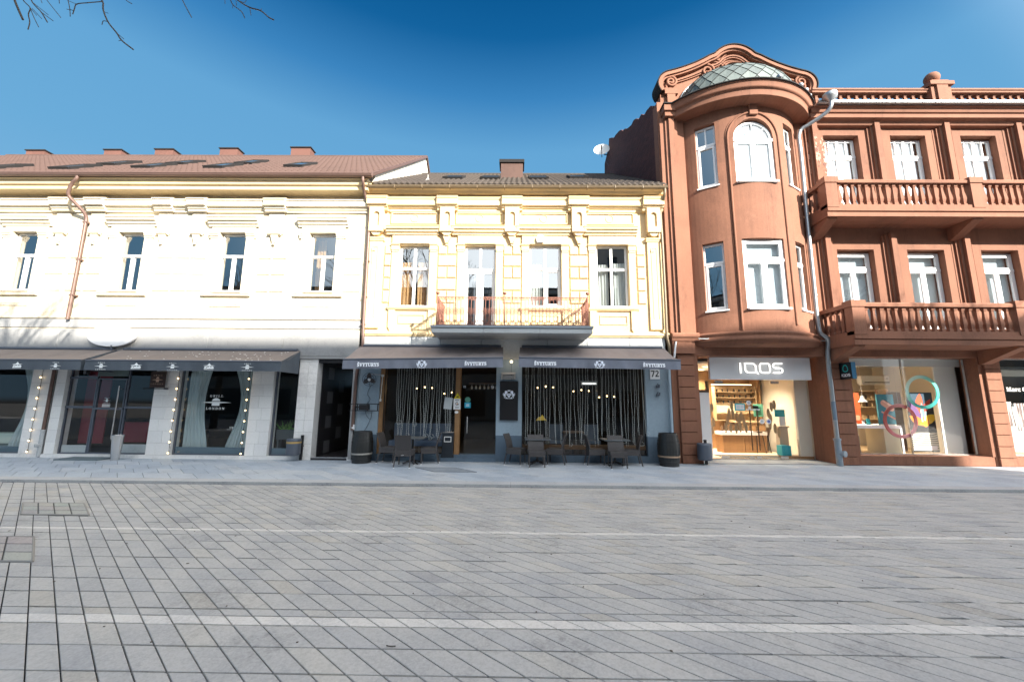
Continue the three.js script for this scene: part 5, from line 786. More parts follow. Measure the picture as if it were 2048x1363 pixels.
{
  const B = right, z = -.9;
  const fr = group('shop_front', B);
  each('glass', [new THREE.PlaneGeometry(.98, 2.55).translate(7.26, 1.33, z), new THREE.PlaneGeometry(.98, 2.55).translate(8.27, 1.33, z), new THREE.PlaneGeometry(.66, 2.55).translate(6.42, 1.33, z), new THREE.PlaneGeometry(.98, 2.55).translate(9.27, 1.33, z)], mat.clearPane, fr);
  mesh('white_panel', box(5.74, 6.46, .06, 2.17, z - .1, z - .03), mat.white, fr); mesh('brown_trim', [box(5.74, 6.46, 2.17, 2.26, z - .1, z - .02), box(6.38, 6.46, 2.26, 2.55, z - .1, z - .02)], mat.darkWood, fr);
  mesh('side_glass', new THREE.PlaneGeometry(.72, 1.1).translate(6.1, 2.8, z - .02), mat.shopPane, fr);
  each('handle', [[7.69, .03], [7.74, -.05], [7.93, .03], [7.98, -.05]].map(([x, d]) => [bar([x, .32, z + .06 + d], [x, 1.62, z + .06 + d], .016), bar([x, .5, z - .02], [x, .5, z + .06], .009), bar([x, 1.4, z - .02], [x, 1.4, z + .06], .009)]), std(.10, .075, .06, { metalness: .7, roughness: .35 }), fr);
  each('fitting', [[6.83, .26], [7.68, .15], [7.92, .15], [8.74, .24]].map(([x, w]) => boxC(w, .075, .045, x, .1, z + .01)).concat([[8.64, .26], [6.78, .26]].map(([x, w]) => boxC(w, .09, .05, x, 2.52, z))), mat.steel, fr);
  mesh('threshold', box(5.74, 9.8, -.02, .055, -.98, -.82), mat.steel, fr); mesh('tread', box(5.72, 9.8, -.02, .02, -.82, .0), std(.36, .37, .38, { map: T.granite }), fr);
  // shop interior
  const room = group('shop_room', B);
  each('room_wall', [box(5.7, 9.9, .0, 3.2, -6.6, -6.5), box(9.82, 9.89, .0, 3.2, -6.5, -1.0), box(9.36, 9.78, .05, 3.15, -1.12, -1.02)], mat.beigeWall, room); mesh('room_wall', box(5.6, 5.72, .0, 3.2, -6.5, -1.0), mat.wood, room);
  mesh('room_floor', box(5.7, 9.7, .0, .05, -6.5, -.98), std(.62, .50, .36, { roughness: .4 }), room); mesh('ceiling', box(5.6, 9.9, 3.15, 3.22, -6.5, -.95), mat.white, room);
  mesh('entrance_mat', box(6.9, 9.2, .051, .058, -1.9, -1.05), std(.05, .045, .04), room);
  each('wood_screen', [box(6.35, 9.7, .05, 3.15, -4.1, -4.0), box(9.6, 9.66, .05, 3.15, -4.0, -3.4)], mat.wood, room);
  mesh('lit_cove', box(7.9, 9.5, 2.56, 2.59, -3.72, -3.67), mat.litWarm, room);
  for (const [x, zz] of [[7.0, -2.2], [8.7, -2.2], [7.4, -3.4], [9.2, -4.6]]) { const l = group('ceiling_light', room); mesh('diffuser', new THREE.CylinderGeometry(.09, .09, .02, 20).translate(x, 3.13, zz), mat.litWarm, l); const p = new THREE.SpotLight(new THREE.Color().setRGB(1, .86, .64), 14, 8, 1.05, .8, 2); p.position.set(x, 3.1, zz); p.target.position.set(x, 0, zz - .5); p.castShadow = true; p.shadow.radius = 4; scene.add(p, p.target); }
  const sh = thing('display_shelf', 'pale wooden display shelf with small dark devices left behind the shop door', 'shelf', [8.75, 0, -3.7]);
  mesh('back', box(-.85, .75, 1.15, 2.5, -.02, 0), mat.paleWood, sh);
  for (const y of [1.18, 1.45, 1.83, 2.06, 2.28]) mesh('board', box(-.85, .75, y - .02, y, 0, .26), mat.paleWood, sh);
  mesh('cabinet', [box(-.84, -.1, 1.46, 1.8, .0, .2)], std(.62, .5, .36), sh); mesh('upright', [box(-.86, -.83, 1.15, 2.5, 0, .26), box(.74, .77, 1.15, 2.5, 0, .26)], mat.paleWood, sh);
  for (const y of [1.83, 2.06, 2.28]) for (let i = 0; i < 7; i++) mesh('device', boxC(.045, .11, .03, -.72 + i * .225 + rr(-.02, .02), y + .06, .14), mat.black, sh);
  const ct = thing('shop_counter', 'wooden shop counter with a white lit top left behind the shop door', 'counter', [8.4, .05, -2.75]);
  mesh('front', [boxC(.78, .62, .5, -.4, .31, 0), boxC(.78, .62, .5, .4, .31, 0)], mat.wood, ct); mesh('top', boxC(1.64, .12, .56, 0, .69, 0), mat.white, ct);
  for (let i = 0; i < 6; i++) mesh('stand', boxC(.06, .2, .06, -.65 + i * .26, .85, -.05), mat.darkWood, ct);
  const c2 = thing('shop_counter', 'long dark wooden service counter right behind the shop door', 'counter', [9.05, .05, -3.4]);
  mesh('front', [boxC(.9, 1.05, .5, .1, .52, 0), boxC(.55, 1.0, .5, -.4, .5, -.2)], mat.wood, c2); mesh('top', boxC(1.3, .05, .6, 0, 1.08, 0), mat.paleWood, c2);
  for (let i = 0; i < 2; i++) { const s = thing('bar_stool', i ? 'dark bar stool in the shop, nearer the right wall' : 'dark bar stool in the shop, nearer the door handles', 'stool', [8.95 + i * .3, .05, -2.6 - i * .2]); mesh('seat', cyl(.16, .17, .05, 0, .72, 0), mat.darkWood, s); mesh('leg', [[-.1, -.1], [.1, -.1], [.1, .1], [-.1, .1]].map(([a, b]) => bar([a * 1.6, 0, b * 1.6], [a, .72, b], .014)), mat.black, s); }
  // oval wooden leaves hung in the glass
  const ov = (x, y, zz, o) => mesh('oval', new THREE.SphereGeometry(1, 14, 10).scale(.058, .165, .012).translate(x, y, zz), mat.paleWood, o);
  const v1 = thing('oval_mobile', 'strings of pale wooden ovals hanging at the left edge of the shop door', 'decoration'); [[6.6, 1.68], [6.52, 1.45], [6.62, 1.2], [6.56, .95]].forEach(([x, y]) => ov(x, y, -1.1, v1));
  const v2 = thing('oval_mobile', 'strings of pale wooden ovals hanging in front of the lit shelf', 'decoration'); [[7.4, 1.75], [7.3, 1.5], [7.42, 1.45], [7.22, 1.25], [7.55, 1.36], [7.7, 1.38], [7.62, 1.2], [7.78, 1.22], [7.15, 1.0], [7.32, 1.02], [7.5, .98], [7.64, 1.02], [7.84, 1.0]].forEach(([x, y]) => ov(x, y, -1.35, v2));
  const v3 = thing('oval_mobile', 'strings of pale wooden ovals hanging by the stand right of the shop door', 'decoration'); [[8.72, 1.72], [8.6, 1.5], [8.82, 1.78], [8.66, 1.32], [8.62, 1.12], [8.78, 1.0], [8.9, .85]].forEach(([x, y]) => ov(x, y, -1.3, v3));
  const sd = thing('info_stand', 'grey display stand with a teal top beside the shop door, right side', 'stand', [9.12, .05, -1.5]);
  mesh('column', [boxC(.3, .95, .2, 0, .5, 0), boxC(.36, .04, .3, 0, 1.0, 0)], std(.38, .31, .24, { roughness: .4 }), sd); mesh('screen', boxC(.34, .24, .03, 0, 1.45, -.02), mat.teal, sd); mesh('panel', boxC(.2, .3, .03, .02, 1.18, .05), std(.6, .62, .62), sd);
  const cb = thing('display_cube', 'small teal cube on a low wooden plinth inside the shop door', 'box', [8.98, .13, -1.25]); mesh('cube', new THREE.BoxGeometry(.3, .32, .28).translate(0, .16, 0), mat.teal, cb); mesh('plinth', boxC(.9, .07, .4, .35, -.04, .05), mat.wood, cb);
  const po = thing('wall_poster', 'green poster with dark lines above the service counter', 'poster', [8.92, 1.58, -2.4]); mesh('sheet', boxC(.36, .46, .01), std(.10, .32, .22), po); mesh('lines', [.1, 0, -.06, -.12].map((y) => boxC(.2, .02, .01, 0, y, .006)), std(.03, .12, .08), po);
  const tp = thing('tablet_screen', 'small turquoise notice with white text panel on the shop door glass', 'notice', [7.42, 1.70, -.88]); mesh('frame', boxC(.33, .235, .012), std(.03, .5, .55), tp); mesh('page', [boxC(.27, .17, .012, 0, 0, .003)], mat.white, tp); mesh('lines', [.05, .02, -.01, -.04].map((y) => [boxC(.1, .008, .012, -.06, y, .005), boxC(.09, .008, .012, .07, y, .005)]), std(.3, .55, .6), tp);
  const sk = thing('door_sticker', 'white round sticker with grey sign beside the turquoise notice', 'sticker'); disc(.075, 7.72, 1.84, -.885, mat.white, 'disc', sk); disc(.045, 7.72, 1.84, -.882, std(.55, .57, .6), 'sign', sk); mesh('tag', boxC(.09, .1, .006, 7.74, 1.68, -.885), mat.white, sk);
  const lb = thing('door_lock_bar', 'white lock bar with small black reader across the shop doors', 'lock'); mesh('bar', boxC(.42, .045, .04, 7.84, 1.62, -.87), mat.white, lb); mesh('reader', boxC(.16, .09, .04, 7.93, 1.70, -.87), mat.black, lb);
  for (const [x, l] of [[8.11, 'round white sticker on the right shop door, nearer the handles'], [8.33, 'round white sticker on the right shop door, farther from the handles']]) { const s = thing('door_sticker', l, 'sticker'); disc(.08, x, 1.24, -.885, mat.white, 'disc', s); disc(.05, x, 1.24, -.882, x > 8.2 ? std(.15, .2, .5) : std(.6, .65, .68), 'sign', s); }
  // fascia sign
  const sg = thing('shop_sign', 'grey fascia board with glowing white IQOS letters over the shop door', 'sign', [7.99, 2.95, -.5]);
  mesh('board', cham(-1.66, 1.61, -.365, .36, -.12, 0, .006), std(.86, .87, .88, { roughness: .45 }), sg);
  const g = [], t = (p, closed) => g.push(new THREE.TubeGeometry(new THREE.CatmullRomCurve3(p.map(([x, y]) => V(x * 1.4 - .72, y * .3 - .145, .045)), closed, 'catmullrom', .12), 90, .027, 8, closed));
  g.push(bar([-.69, -.165, .045], [-.69, .17, .045], .027));
  const rrs = (a, b, c, d, r, q = 8) => { const o = []; for (const [cx, cy, s] of [[c - r, d - r, 0], [a + r, d - r, 1], [a + r, b + r, 2], [c - r, b + r, 3]]) for (let i = 0; i <= q; i++) { const an = (s + i / q) * PI / 2; o.push([cx + r * Math.cos(an), cy + r * 4.6 * Math.sin(an) * .9]); } return o; };
  const rect = (a, c) => { const o = [], rx = .055, ry = .27; for (const [cx, cy, s] of [[c - rx, 1 - ry, 0], [a + rx, 1 - ry, 1], [a + rx, ry, 2], [c - rx, ry, 3]]) for (let i = 0; i <= 6; i++) { const an = (s + i / 6) * PI / 2; o.push([cx + rx * Math.cos(an), cy + ry * Math.sin(an)]); } return o; };
  t([[.13, 1], [.2, 1], [.28, 1], [.34, .93], [.375, .75], [.375, .4], [.37, .2], [.40, -.05], [.43, -.14]]); t([[.40, .0], [.3, .0], [.22, .0], [.16, .08], [.13, .28], [.13, .6], [.13, 1]]);
  t(rect(.47, .70), true); t([[.99, 1], [.9, 1], [.83, 1], [.79, .94], [.775, .76], [.79, .58], [.83, .52], [.93, .51], [.975, .44], [.99, .26], [.975, .07], [.93, 0], [.85, 0], [.77, 0]]);
  mesh('letters', g, mat.lit, sg); mesh('letter_backs', g.map((q) => q.clone().translate(0, 0, -.025).scale(1, 1, .9)), std(.12, .12, .13), sg);
  // projecting sign
  const bl = thing('projecting_sign', 'black box sign with teal ring and IQOS lettering beside the tall downpipe', 'sign', [10.11, 2.82, .32]);
  mesh('box', boxC(.13, .5, .44), std(.008, .012, .016, { roughness: .3 }), bl); mesh('edge', boxC(.126, .496, .012, 0, 0, .225), std(.03, .14, .24, { roughness: .3 }), bl); mesh('bracket', boxC(.05, .3, .1, 0, 0, -.26), mat.black, bl);
  print('lettering', .40, .46, 500, (x, w, h) => { x.strokeStyle = '#2fd0c8'; x.lineWidth = w * .06; x.beginPath(); x.moveTo(w * .5, h * .13); x.bezierCurveTo(w * .68, h * .13, w * .76, h * .4, w * .7, h * .48); x.bezierCurveTo(w * .62, h * .58, w * .38, h * .58, w * .3, h * .48); x.bezierCurveTo(w * .24, h * .4, w * .32, h * .13, w * .5, h * .13); x.stroke(); x.translate(w * .1, h * .7); logo(x, w * .8, h * .17, h * .045, '#f2f2f2'); }, bl, [-.067, 0, 0], -PI / 2);
}
// ---------- the corner shop: display window ----------
{
  const B = right, room = group('shop_room', B);
  each('room_wall', [box(9.9, 15.2, .0, 3.3, -3.9, -3.8)], mat.beigeWall, room); each('room_wall', [box(14.5, 14.6, .0, 3.3, -3.8, -.5)], mat.beigeWall, room);
  mesh('room_floor', box(9.9, 14.6, .2, .26, -3.8, -.42), mat.paleWood, room); mesh('ceiling', [box(9.9, 15.2, 3.3, 3.4, -3.9, -.4), box(10.4, 14.5, 3.05, 3.3, -.6, -.55)], std(.55, .55, .52), room);
  for (const [x, zz] of [[11.4, -1.5], [12.9, -1.2], [11.2, -3]]) { const l = group('ceiling_light', room); mesh('diffuser', new THREE.CylinderGeometry(.1, .1, .02, 20).translate(x, 3.28, zz), mat.lit, l); const p = new THREE.SpotLight(new THREE.Color().setRGB(1, .86, .64), 8, 8, 1.0, .8, 2); p.position.set(x, 3.25, zz); p.target.position.set(x, 0, zz - .6); p.castShadow = true; p.shadow.radius = 4; scene.add(p, p.target); }
  mesh('frosted_screen', box(13.75, 14.46, .3, 3.1, -.75, -.70), std(.74, .73, .68, { roughness: .5 }), room);
  const ac = thing('air_conditioner', 'white wall air conditioner high inside the shop display window', 'air conditioner', [14.0, 2.78, -3.2]);
  mesh('body', [boxC(1.15, .3, .22), boxC(1.1, .05, .2, 0, -.17, .02)], mat.white, ac); mesh('vent', [boxC(.95, .035, .03, 0, -.1, .11), boxC(.05, .02, .02, .4, .05, .112)], std(.2, .2, .2), ac);
  for (const [x, y, l] of [[11.75, 1.9, 'slim white cone pendant hanging left in the display window']]) { const p = thing('pendant_lamp', l, 'lamp', [x, y, -1.2]); mesh('shade', lathe([[.02, .22], [.035, .2], [.06, .1], [.12, .02], [.125, 0]], 20), mat.white, p); mesh('cord', bar([0, .2, 0], [0, 1.25, 0], .004, 5), mat.white, p); }
  const sf = thing('display_shelf', 'warmly lit pale shelf with devices at the back of the display window', 'shelf', [13.4, 0, -2.9]);
  mesh('back', box(-.6, .6, 1.0, 2.35, -.02, 0), mat.paleWood, sf); for (const y of [1.02, 1.3, 1.75, 2.02, 2.34]) mesh('board', box(-.6, .6, y - .025, y, 0, .3), mat.paleWood, sf); for (const y of [1.02, 1.3, 1.75, 2.02]) for (let i = 0; i < 5; i++) mesh('device', boxC(.05, .13, .03, -.4 + i * .2, y + .075, .16), i % 2 ? mat.black : mat.paleWood, sf);
  const tb = thing('display_table', 'white display table with cream front left in the display window', 'table', [11.6, .18, -1.2]);
  mesh('top', boxC(1.9, .1, .8, 0, .92, 0), mat.white, tb); mesh('front', [boxC(.5, .86, .7, .66, .44, 0)], std(.60, .56, .42), tb); mesh('light_strip', boxC(.035, .9, .03, .93, .45, .4), mat.lit, tb); mesh('crate', boxC(.55, .62, .5, -.6, .31, 0), std(.22, .17, .13), tb);
  const it = thing('sample_devices', 'small teal and white sample devices on the white display table', 'goods', [11.85, 1.15, -1.2]); mesh('device', [boxC(.09, .2, .05, 0, .1, 0)], mat.teal, it); mesh('device', [boxC(.06, .14, .04, -.25, .07, .1), boxC(.3, .03, .15, .35, .015, 0)], mat.white, it);
  const panelPrint = (name, w, h, draw, o, x, y, zz) => print(name, w, h, 200, draw, o, [x, y, zz]);
  const p1 = thing('product_panel', 'teal poster panel with two pink rounded devices in the display window', 'poster', [12.3, 1.6, -1.0]); mesh('board', boxC(.54, 1.12, .05), std(.05, .24, .30), p1);
  panelPrint('print', .52, 1.1, (x, w, h) => { x.fillStyle = '#3f8798'; x.fillRect(0, 0, w, h); x.fillStyle = '#e9dccb'; x.fillRect(0, h * .88, w, h * .12); const pill = (cx, cy, L, r, a) => { x.save(); x.translate(cx, cy); x.rotate(a); x.fillStyle = '#2b4650'; x.beginPath(); x.roundRect(-L / 2 + r * .25, -r - r * .2, L, 2 * r, r); x.fill(); x.fillStyle = '#d9a592'; x.beginPath(); x.roundRect(-L / 2, -r, L, 2 * r, r); x.fill(); x.fillStyle = '#efc9b8'; x.beginPath(); x.roundRect(-L / 2 + r * .3, -r * .75, L * .7, r * .4, r * .2); x.fill(); x.restore(); }; pill(w * .6, h * .33, w * .95, w * .19, .62); pill(w * .6, h * .62, w * 1.0, w * .055, .5); }, p1, 0, 0, .028);
  const p2 = thing('wooden_panel', 'tall brown wooden panel behind the red ring in the display window', 'panel', [12.9, 1.27, -1.3]); mesh('board', [boxC(.36, 1.95, .12), boxC(.36, .3, .1, -.3, .93, -.1)], mat.darkWood, p2);
  const p3 = thing('art_poster', 'dark poster with orange and yellow abstract petals behind the two rings', 'poster', [13.39, 1.27, -.95]); mesh('board', boxC(.84, 1.92, .04), mat.black, p3);
  panelPrint('print', .82, 1.9, (x, w, h) => { x.fillStyle = '#16181d'; x.fillRect(0, 0, w, h); x.fillStyle = '#25475c'; x.fillRect(0, 0, w, h * .25); const pet = (cx, cy, rx, ry, a, c) => { x.save(); x.translate(cx, cy); x.rotate(a); x.fillStyle = c; x.beginPath(); x.moveTo(0, ry); x.quadraticCurveTo(rx, 0, 0, -ry); x.quadraticCurveTo(-rx, 0, 0, ry); x.fill(); x.restore(); }; pet(w * .45, h * .2, w * .3, h * .2, .2, '#d8502a'); pet(w * .25, h * .3, w * .25, h * .2, -.5, '#6a4a7d'); pet(w * .7, h * .25, w * .22, h * .18, .6, '#b8382a'); pet(w * .3, h * .48, w * .3, h * .15, -1.0, '#dd7a24'); pet(w * .75, h * .46, w * .34, h * .17, 1.1, '#e3b522'); pet(w * .55, h * .36, w * .16, h * .2, 0, '#6d8f96'); pet(w * .6, h * .5, w * .4, h * .08, 1.5, '#e08a1e'); x.strokeStyle = '#9fc0c6'; x.lineWidth = w * .06; x.beginPath(); x.moveTo(w * .5, h * .3); x.lineTo(w * .5, h * .5); x.moveTo(w * .68, h * .32); x.lineTo(w * .6, h * .48); x.stroke(); x.fillStyle = '#cfc8b8'; x.fillRect(0, h * .68, w, h * .3); x.strokeStyle = '#4b4a44'; x.lineWidth = w * .03; for (let i = 0; i < 7; i++) { x.beginPath(); x.moveTo(0, h * (.7 + i * .035)); x.bezierCurveTo(w * .4, h * (.66 + i * .05), w * .5, h * (.78 + i * .02), w, h * (.7 + i * .04)); x.stroke(); } x.fillStyle = '#e5dce2'; x.fillRect(w * .08, h * .9, w * .86, h * .07); }, p3, 0, 0, .022);
  const p4 = thing('product_panel', 'orange and pink poster behind the pendant at the left edge of the display window', 'poster', [11.95, 1.68, -2.0]); mesh('board', boxC(.7, 1.1, .04), std(.5, .16, .06), p4); panelPrint('print', .68, 1.08, (x, w, h) => { x.fillStyle = '#c8572c'; x.fillRect(0, 0, w, h); x.fillStyle = '#ead0bd'; x.beginPath(); x.roundRect(w * .1, h * .15, w * .35, h * .5, w * .12); x.fill(); x.fillStyle = '#dba489'; x.beginPath(); x.roundRect(w * .05, h * .72, w * .9, h * .16, w * .1); x.fill(); }, p4, 0, 0, .022);
  const ring = (name, label, x, y, c0, c1, c2) => {
    const o = thing(name, label, 'ring', [x, y, -.42]); const s = new THREE.Shape(); s.absarc(0, 0, .53, 0, 2 * PI); const h = new THREE.Path(); h.absarc(0, 0, .435, 0, 2 * PI); s.holes.push(h);
    const g = norm(new THREE.ExtrudeGeometry(s, { depth: .02, bevelEnabled: true, bevelSize: .004, bevelThickness: .004, bevelSegments: 1, curveSegments: 60 })), p = g.attributes.position, col = new Float32Array(p.count * 3);
    for (let i = 0; i < p.count; i++) { const t = clamp(.5 + .5 * (p.getX(i) * -.6 + p.getY(i) * .8) / .53), n = nC(p.getX(i) * .7 + .5, p.getY(i) * .7 + .5), k = clamp(t + (n - .5) * .9), a = k < .5 ? c0 : c1, b = k < .5 ? c1 : c2, f = k < .5 ? k * 2 : k * 2 - 1; for (let q = 0; q < 3; q++) col[i * 3 + q] = a[q] + (b[q] - a[q]) * f; }
    g.setAttribute('color', new THREE.BufferAttribute(col, 3)); mesh('band', g, new THREE.MeshStandardMaterial({ vertexColors: true, roughness: .4 }), o); mesh('thread', bar([0, .53, .01], [0, 3.05 - y, .01], .002, 4), mat.wire, o);
  };
  ring('hanging_ring', 'large marbled turquoise ring hanging in the shop display window', 13.0, 2.225, [.01, .33, .30], [.15, .62, .50], [.62, .85, .74]); ring('hanging_ring', 'large marbled red and pink ring hanging below the turquoise one', 12.18, 1.31, [.62, .24, .27], [.6, .10, .08], [.30, .03, .02]);
}
// ---------- clothes shop at the right edge ----------
{
  const B = right, r = group('shop_room', B); each('room_wall', [box(15.1, 20, 0, 3.3, -3, -2.9), box(15.12, 19, .28, 1.9, -1.6, -1.55)], std(.42, .46, .47), r); mesh('room_floor', box(15.1, 20, .2, .28, -3, -.35), mat.paleWood, r); mesh('transom_band', box(15.1, 19, 2.75, 2.95, -.5, -.45), std(.45, .45, .40), r);
  const w = thing('shop_lettering', 'white serif shop lettering on the window at the right edge of the picture', 'lettering', [16.05, 2.33, -.28]); print('lettering', 1.7, .24, 300, words("Marc O'Polo", serif(.72), '#f4f4f0', 1), w, [0, 0, 0]);
  const m = thing('dress_form', 'headless shop mannequin in a pale jacket and teal trousers at the right edge', 'mannequin', [15.62, .28, -.95], -.3);
  mesh('jacket', [lathe([[.0, 1.62], [.06, 1.6], [.17, 1.5], [.2, 1.38], [.19, 1.15], [.2, 1.0], [.23, .86], [.2, .86]], 20).scale(1.15, 1, .72), tube([[-.21, 1.45, 0], [-.30, 1.2, .02], [-.29, .98, .08], [-.24, .84, .14]], .062, 10), tube([[.21, 1.45, 0], [.31, 1.2, .0], [.33, .98, .05], [.28, .82, .12]], .062, 10)], std(.52, .44, .34, { map: T.cloth }), m);
  mesh('trousers', [tube([[-.1, .9, 0], [-.12, .5, .02], [-.12, .08, 0]], .1, 12), tube([[.1, .9, 0], [.12, .5, -.02], [.13, .08, 0]], .1, 12)], std(.12, .25, .30, { map: T.cloth }), m); mesh('neck', cyl(.055, .05, .12, 0, 1.58, 0), mat.white, m); mesh('base', cyl(.2, .2, .02, 0, 0, 0), mat.steel, m);
  const h = thing('hanging_clothes', 'white and pink clothes beside the mannequin at the right edge', 'clothes', [16.3, .9, -1.1]); mesh('blouse', [drape(-.3, .3, .25, 1.05, 0, 5, .03), drape(.3, .7, .1, 1.0, .05, 4, .03)], std(.7, .6, .58, { side: THREE.DoubleSide }), h);
}
// ---------- outdoor furniture ----------
function makeChair(label, pos, turn, grp) {
  const o = thing('rattan_chair', label, 'chair', pos, turn, grp), m = mat.rattan;
  mesh('seat', [new THREE.BoxGeometry(.46, .075, .47).translate(0, .425, 0)], m, o);
  const back = (() => { const p = []; const n = 5, th = .03; const F = (i) => { const t = i / n; return [.34 + .53 * t, -.205 - .02 * t - .11 * t * t]; }; const q = []; for (let i = 0; i < n; i++) { const [y0, z0] = F(i), [y1, z1] = F(i + 1), w0 = .225, w1 = .225; q.push(...quad([-w0, y0, z0 + th], [w0, y0, z0 + th], [w1, y1, z1 + th], [-w1, y1, z1 + th]), ...quad([w0, y0, z0], [-w0, y0, z0], [-w1, y1, z1], [w1, y1, z1]), ...quad([w0, y0, z0 + th], [w0, y0, z0], [w1, y1, z1], [w1, y1, z1 + th]), ...quad([-w0, y0, z0], [-w0, y0, z0 + th], [-w1, y1, z1 + th], [-w1, y1, z1])); } const [yt, zt] = F(n); q.push(...quad([-.225, yt, zt + th], [.225, yt, zt + th], [.225, yt, zt], [-.225, yt, zt])); return raw(q); })();
  mesh('backrest', back, m, o);
  mesh('apron', [box(-.21, .21, .30, .385, -.225, -.2), box(-.21, .21, .31, .385, .2, .225), box(-.228, -.2, .31, .385, -.2, .2), box(.2, .228, .31, .385, -.2, .2)], m, o);
  for (const [x, z, dz] of [[-.205, -.2, -.09], [.205, -.2, -.09], [-.205, .205, .0], [.205, .205, .0]]) { const l = mesh('leg', bar([x, .42, z], [x * 1.04, .02, z + dz], .02, 8, .017), m, o); mesh('foot', cyl(.019, .019, .022, x * 1.04, 0, z + dz, 10), std(.75, .75, .75), l); }
  mesh('label_plate', boxC(.06, .02, .004, 0, .335, -.228), mat.steel, o);
  return o;
}
const G1 = 'woven bar chairs on the pavement';
const chair0 = makeChair('dark woven chair with its back to us at the left bar table', [-3.07, 0, 1.1], PI, G1);
const chairAt = (label, x, z, t) => { const c = chair0.clone(); c.position.set(x, 0, z); c.rotation.y = t; c.userData = { ...chair0.userData }; return top(c, 'rattan_chair', label, 'chair', G1); };
chair0.rotation.y = PI;
chairAt('dark woven chair facing right at the left bar table, beside the left barrel', -3.72, .4, PI / 2 + .1); chairAt('dark woven chair facing left at the left bar table, near the ash bin', -2.52, .48, -PI / 2 - .12);
chairAt('dark woven chair facing right at the middle bar table, before the crest board pier', .03, .48, PI / 2 + .35); chairAt('dark woven chair with its back to us at the middle bar table', .6, 1.0, PI - .03); chairAt('dark woven chair facing left at the middle bar table', 1.2, .42, -PI / 2 + .25);
chairAt('dark woven chair facing right at the right bar table', 2.36, .46, PI / 2 - .05); chairAt('dark woven chair with its back to us at the right bar table', 2.86, 1.04, PI + .04); chairAt('dark woven chair facing left at the right bar table, nearest the right barrel', 3.38, .5, -PI / 2 + .12);
function makeTable(label, x, z) {
  const o = thing('bar_table', label, 'table', [x, 0, z], 0, 'bar tables on the pavement'); mesh('tabletop', [cham(-.37, .37, -.37, .37, 0, .03, .008).rotateX(-PI / 2).translate(0, .715, 0)], mat.tableTop, o); mesh('column', [cyl(.032, .032, .66, 0, .06, 0, 12), boxC(.3, .02, .3, 0, .705, 0)], mat.black, o);
  mesh('foot', [0, 1, 2, 3].map((i) => bar([0, .1, 0], [.3 * Math.cos(i * PI / 2 + PI / 4), .02, .3 * Math.sin(i * PI / 2 + PI / 4)], .022)), mat.black, o); return o;
}
makeTable('square dark table at the left among three chairs, behind the ash bin', -3.02, .47); makeTable('square dark table in front of the crest board pier', .66, .42); makeTable('square dark table at the right, nearest the right barrel', 2.93, .45);
function barrel(label, x, z, hoopMat, s, turn) {
  const o = thing('barrel', label, 'barrel', [x, 0, z], turn), R = (y) => .25 + .055 * Math.sin(PI * y / .9), N = 22;
  for (let i = 0; i < N; i++) { const a0 = 2 * PI * i / N + .012, a1 = 2 * PI * (i + 1) / N - .012, p = []; for (let j = 0; j < 9; j++) { const y0 = .9 * j / 9, y1 = .9 * (j + 1) / 9, P = (a, y) => [R(y) * s * Math.cos(a), y * s, R(y) * s * Math.sin(a)]; p.push(...quad(P(a1, y0), P(a0, y0), P(a0, y1), P(a1, y1))); } mesh('stave', raw(p), mat.barrel, o); }
  mesh('core', lathe(Array.from({ length: 10 }, (_, i) => [(R(.9 * i / 9) - .008) * s, .9 * s * i / 9]), 32), mat.black, o); mesh('head', [cyl(.235 * s, .235 * s, .02, 0, .86 * s, 0, 32)], mat.barrel, o); mesh('rim', new THREE.TorusGeometry(.245 * s, .012, 6, 40).rotateX(PI / 2).translate(0, .895 * s, 0), mat.hoop, o);
  for (const [y, w, m] of [[.03, .05, mat.hoop], [.13, .04, mat.hoop], [.27, .045, hoopMat], [.60, .04, mat.hoop], [.70, .04, mat.hoop], [.83, .05, mat.hoop]]) mesh('hoop', lathe([[R(y) * s + .002, (y - w / 2) * s], [R(y) * s + .008, (y - w / 2) * s], [R(y + .01) * s + .008, (y + w / 2) * s], [R(y) * s + .002, (y + w / 2) * s]], 40), m, o);
}
barrel('dark wooden barrel with one pale hoop against the left blue pier', -4.52, .44, std(.42, .40, .36, { metalness: .4, roughness: .5, map: T.stain }), 1.0, .3); barrel('dark wooden barrel with one rusty hoop against the right blue pier', 4.5, .47, mat.rustHoop, 1.03, 1.1);
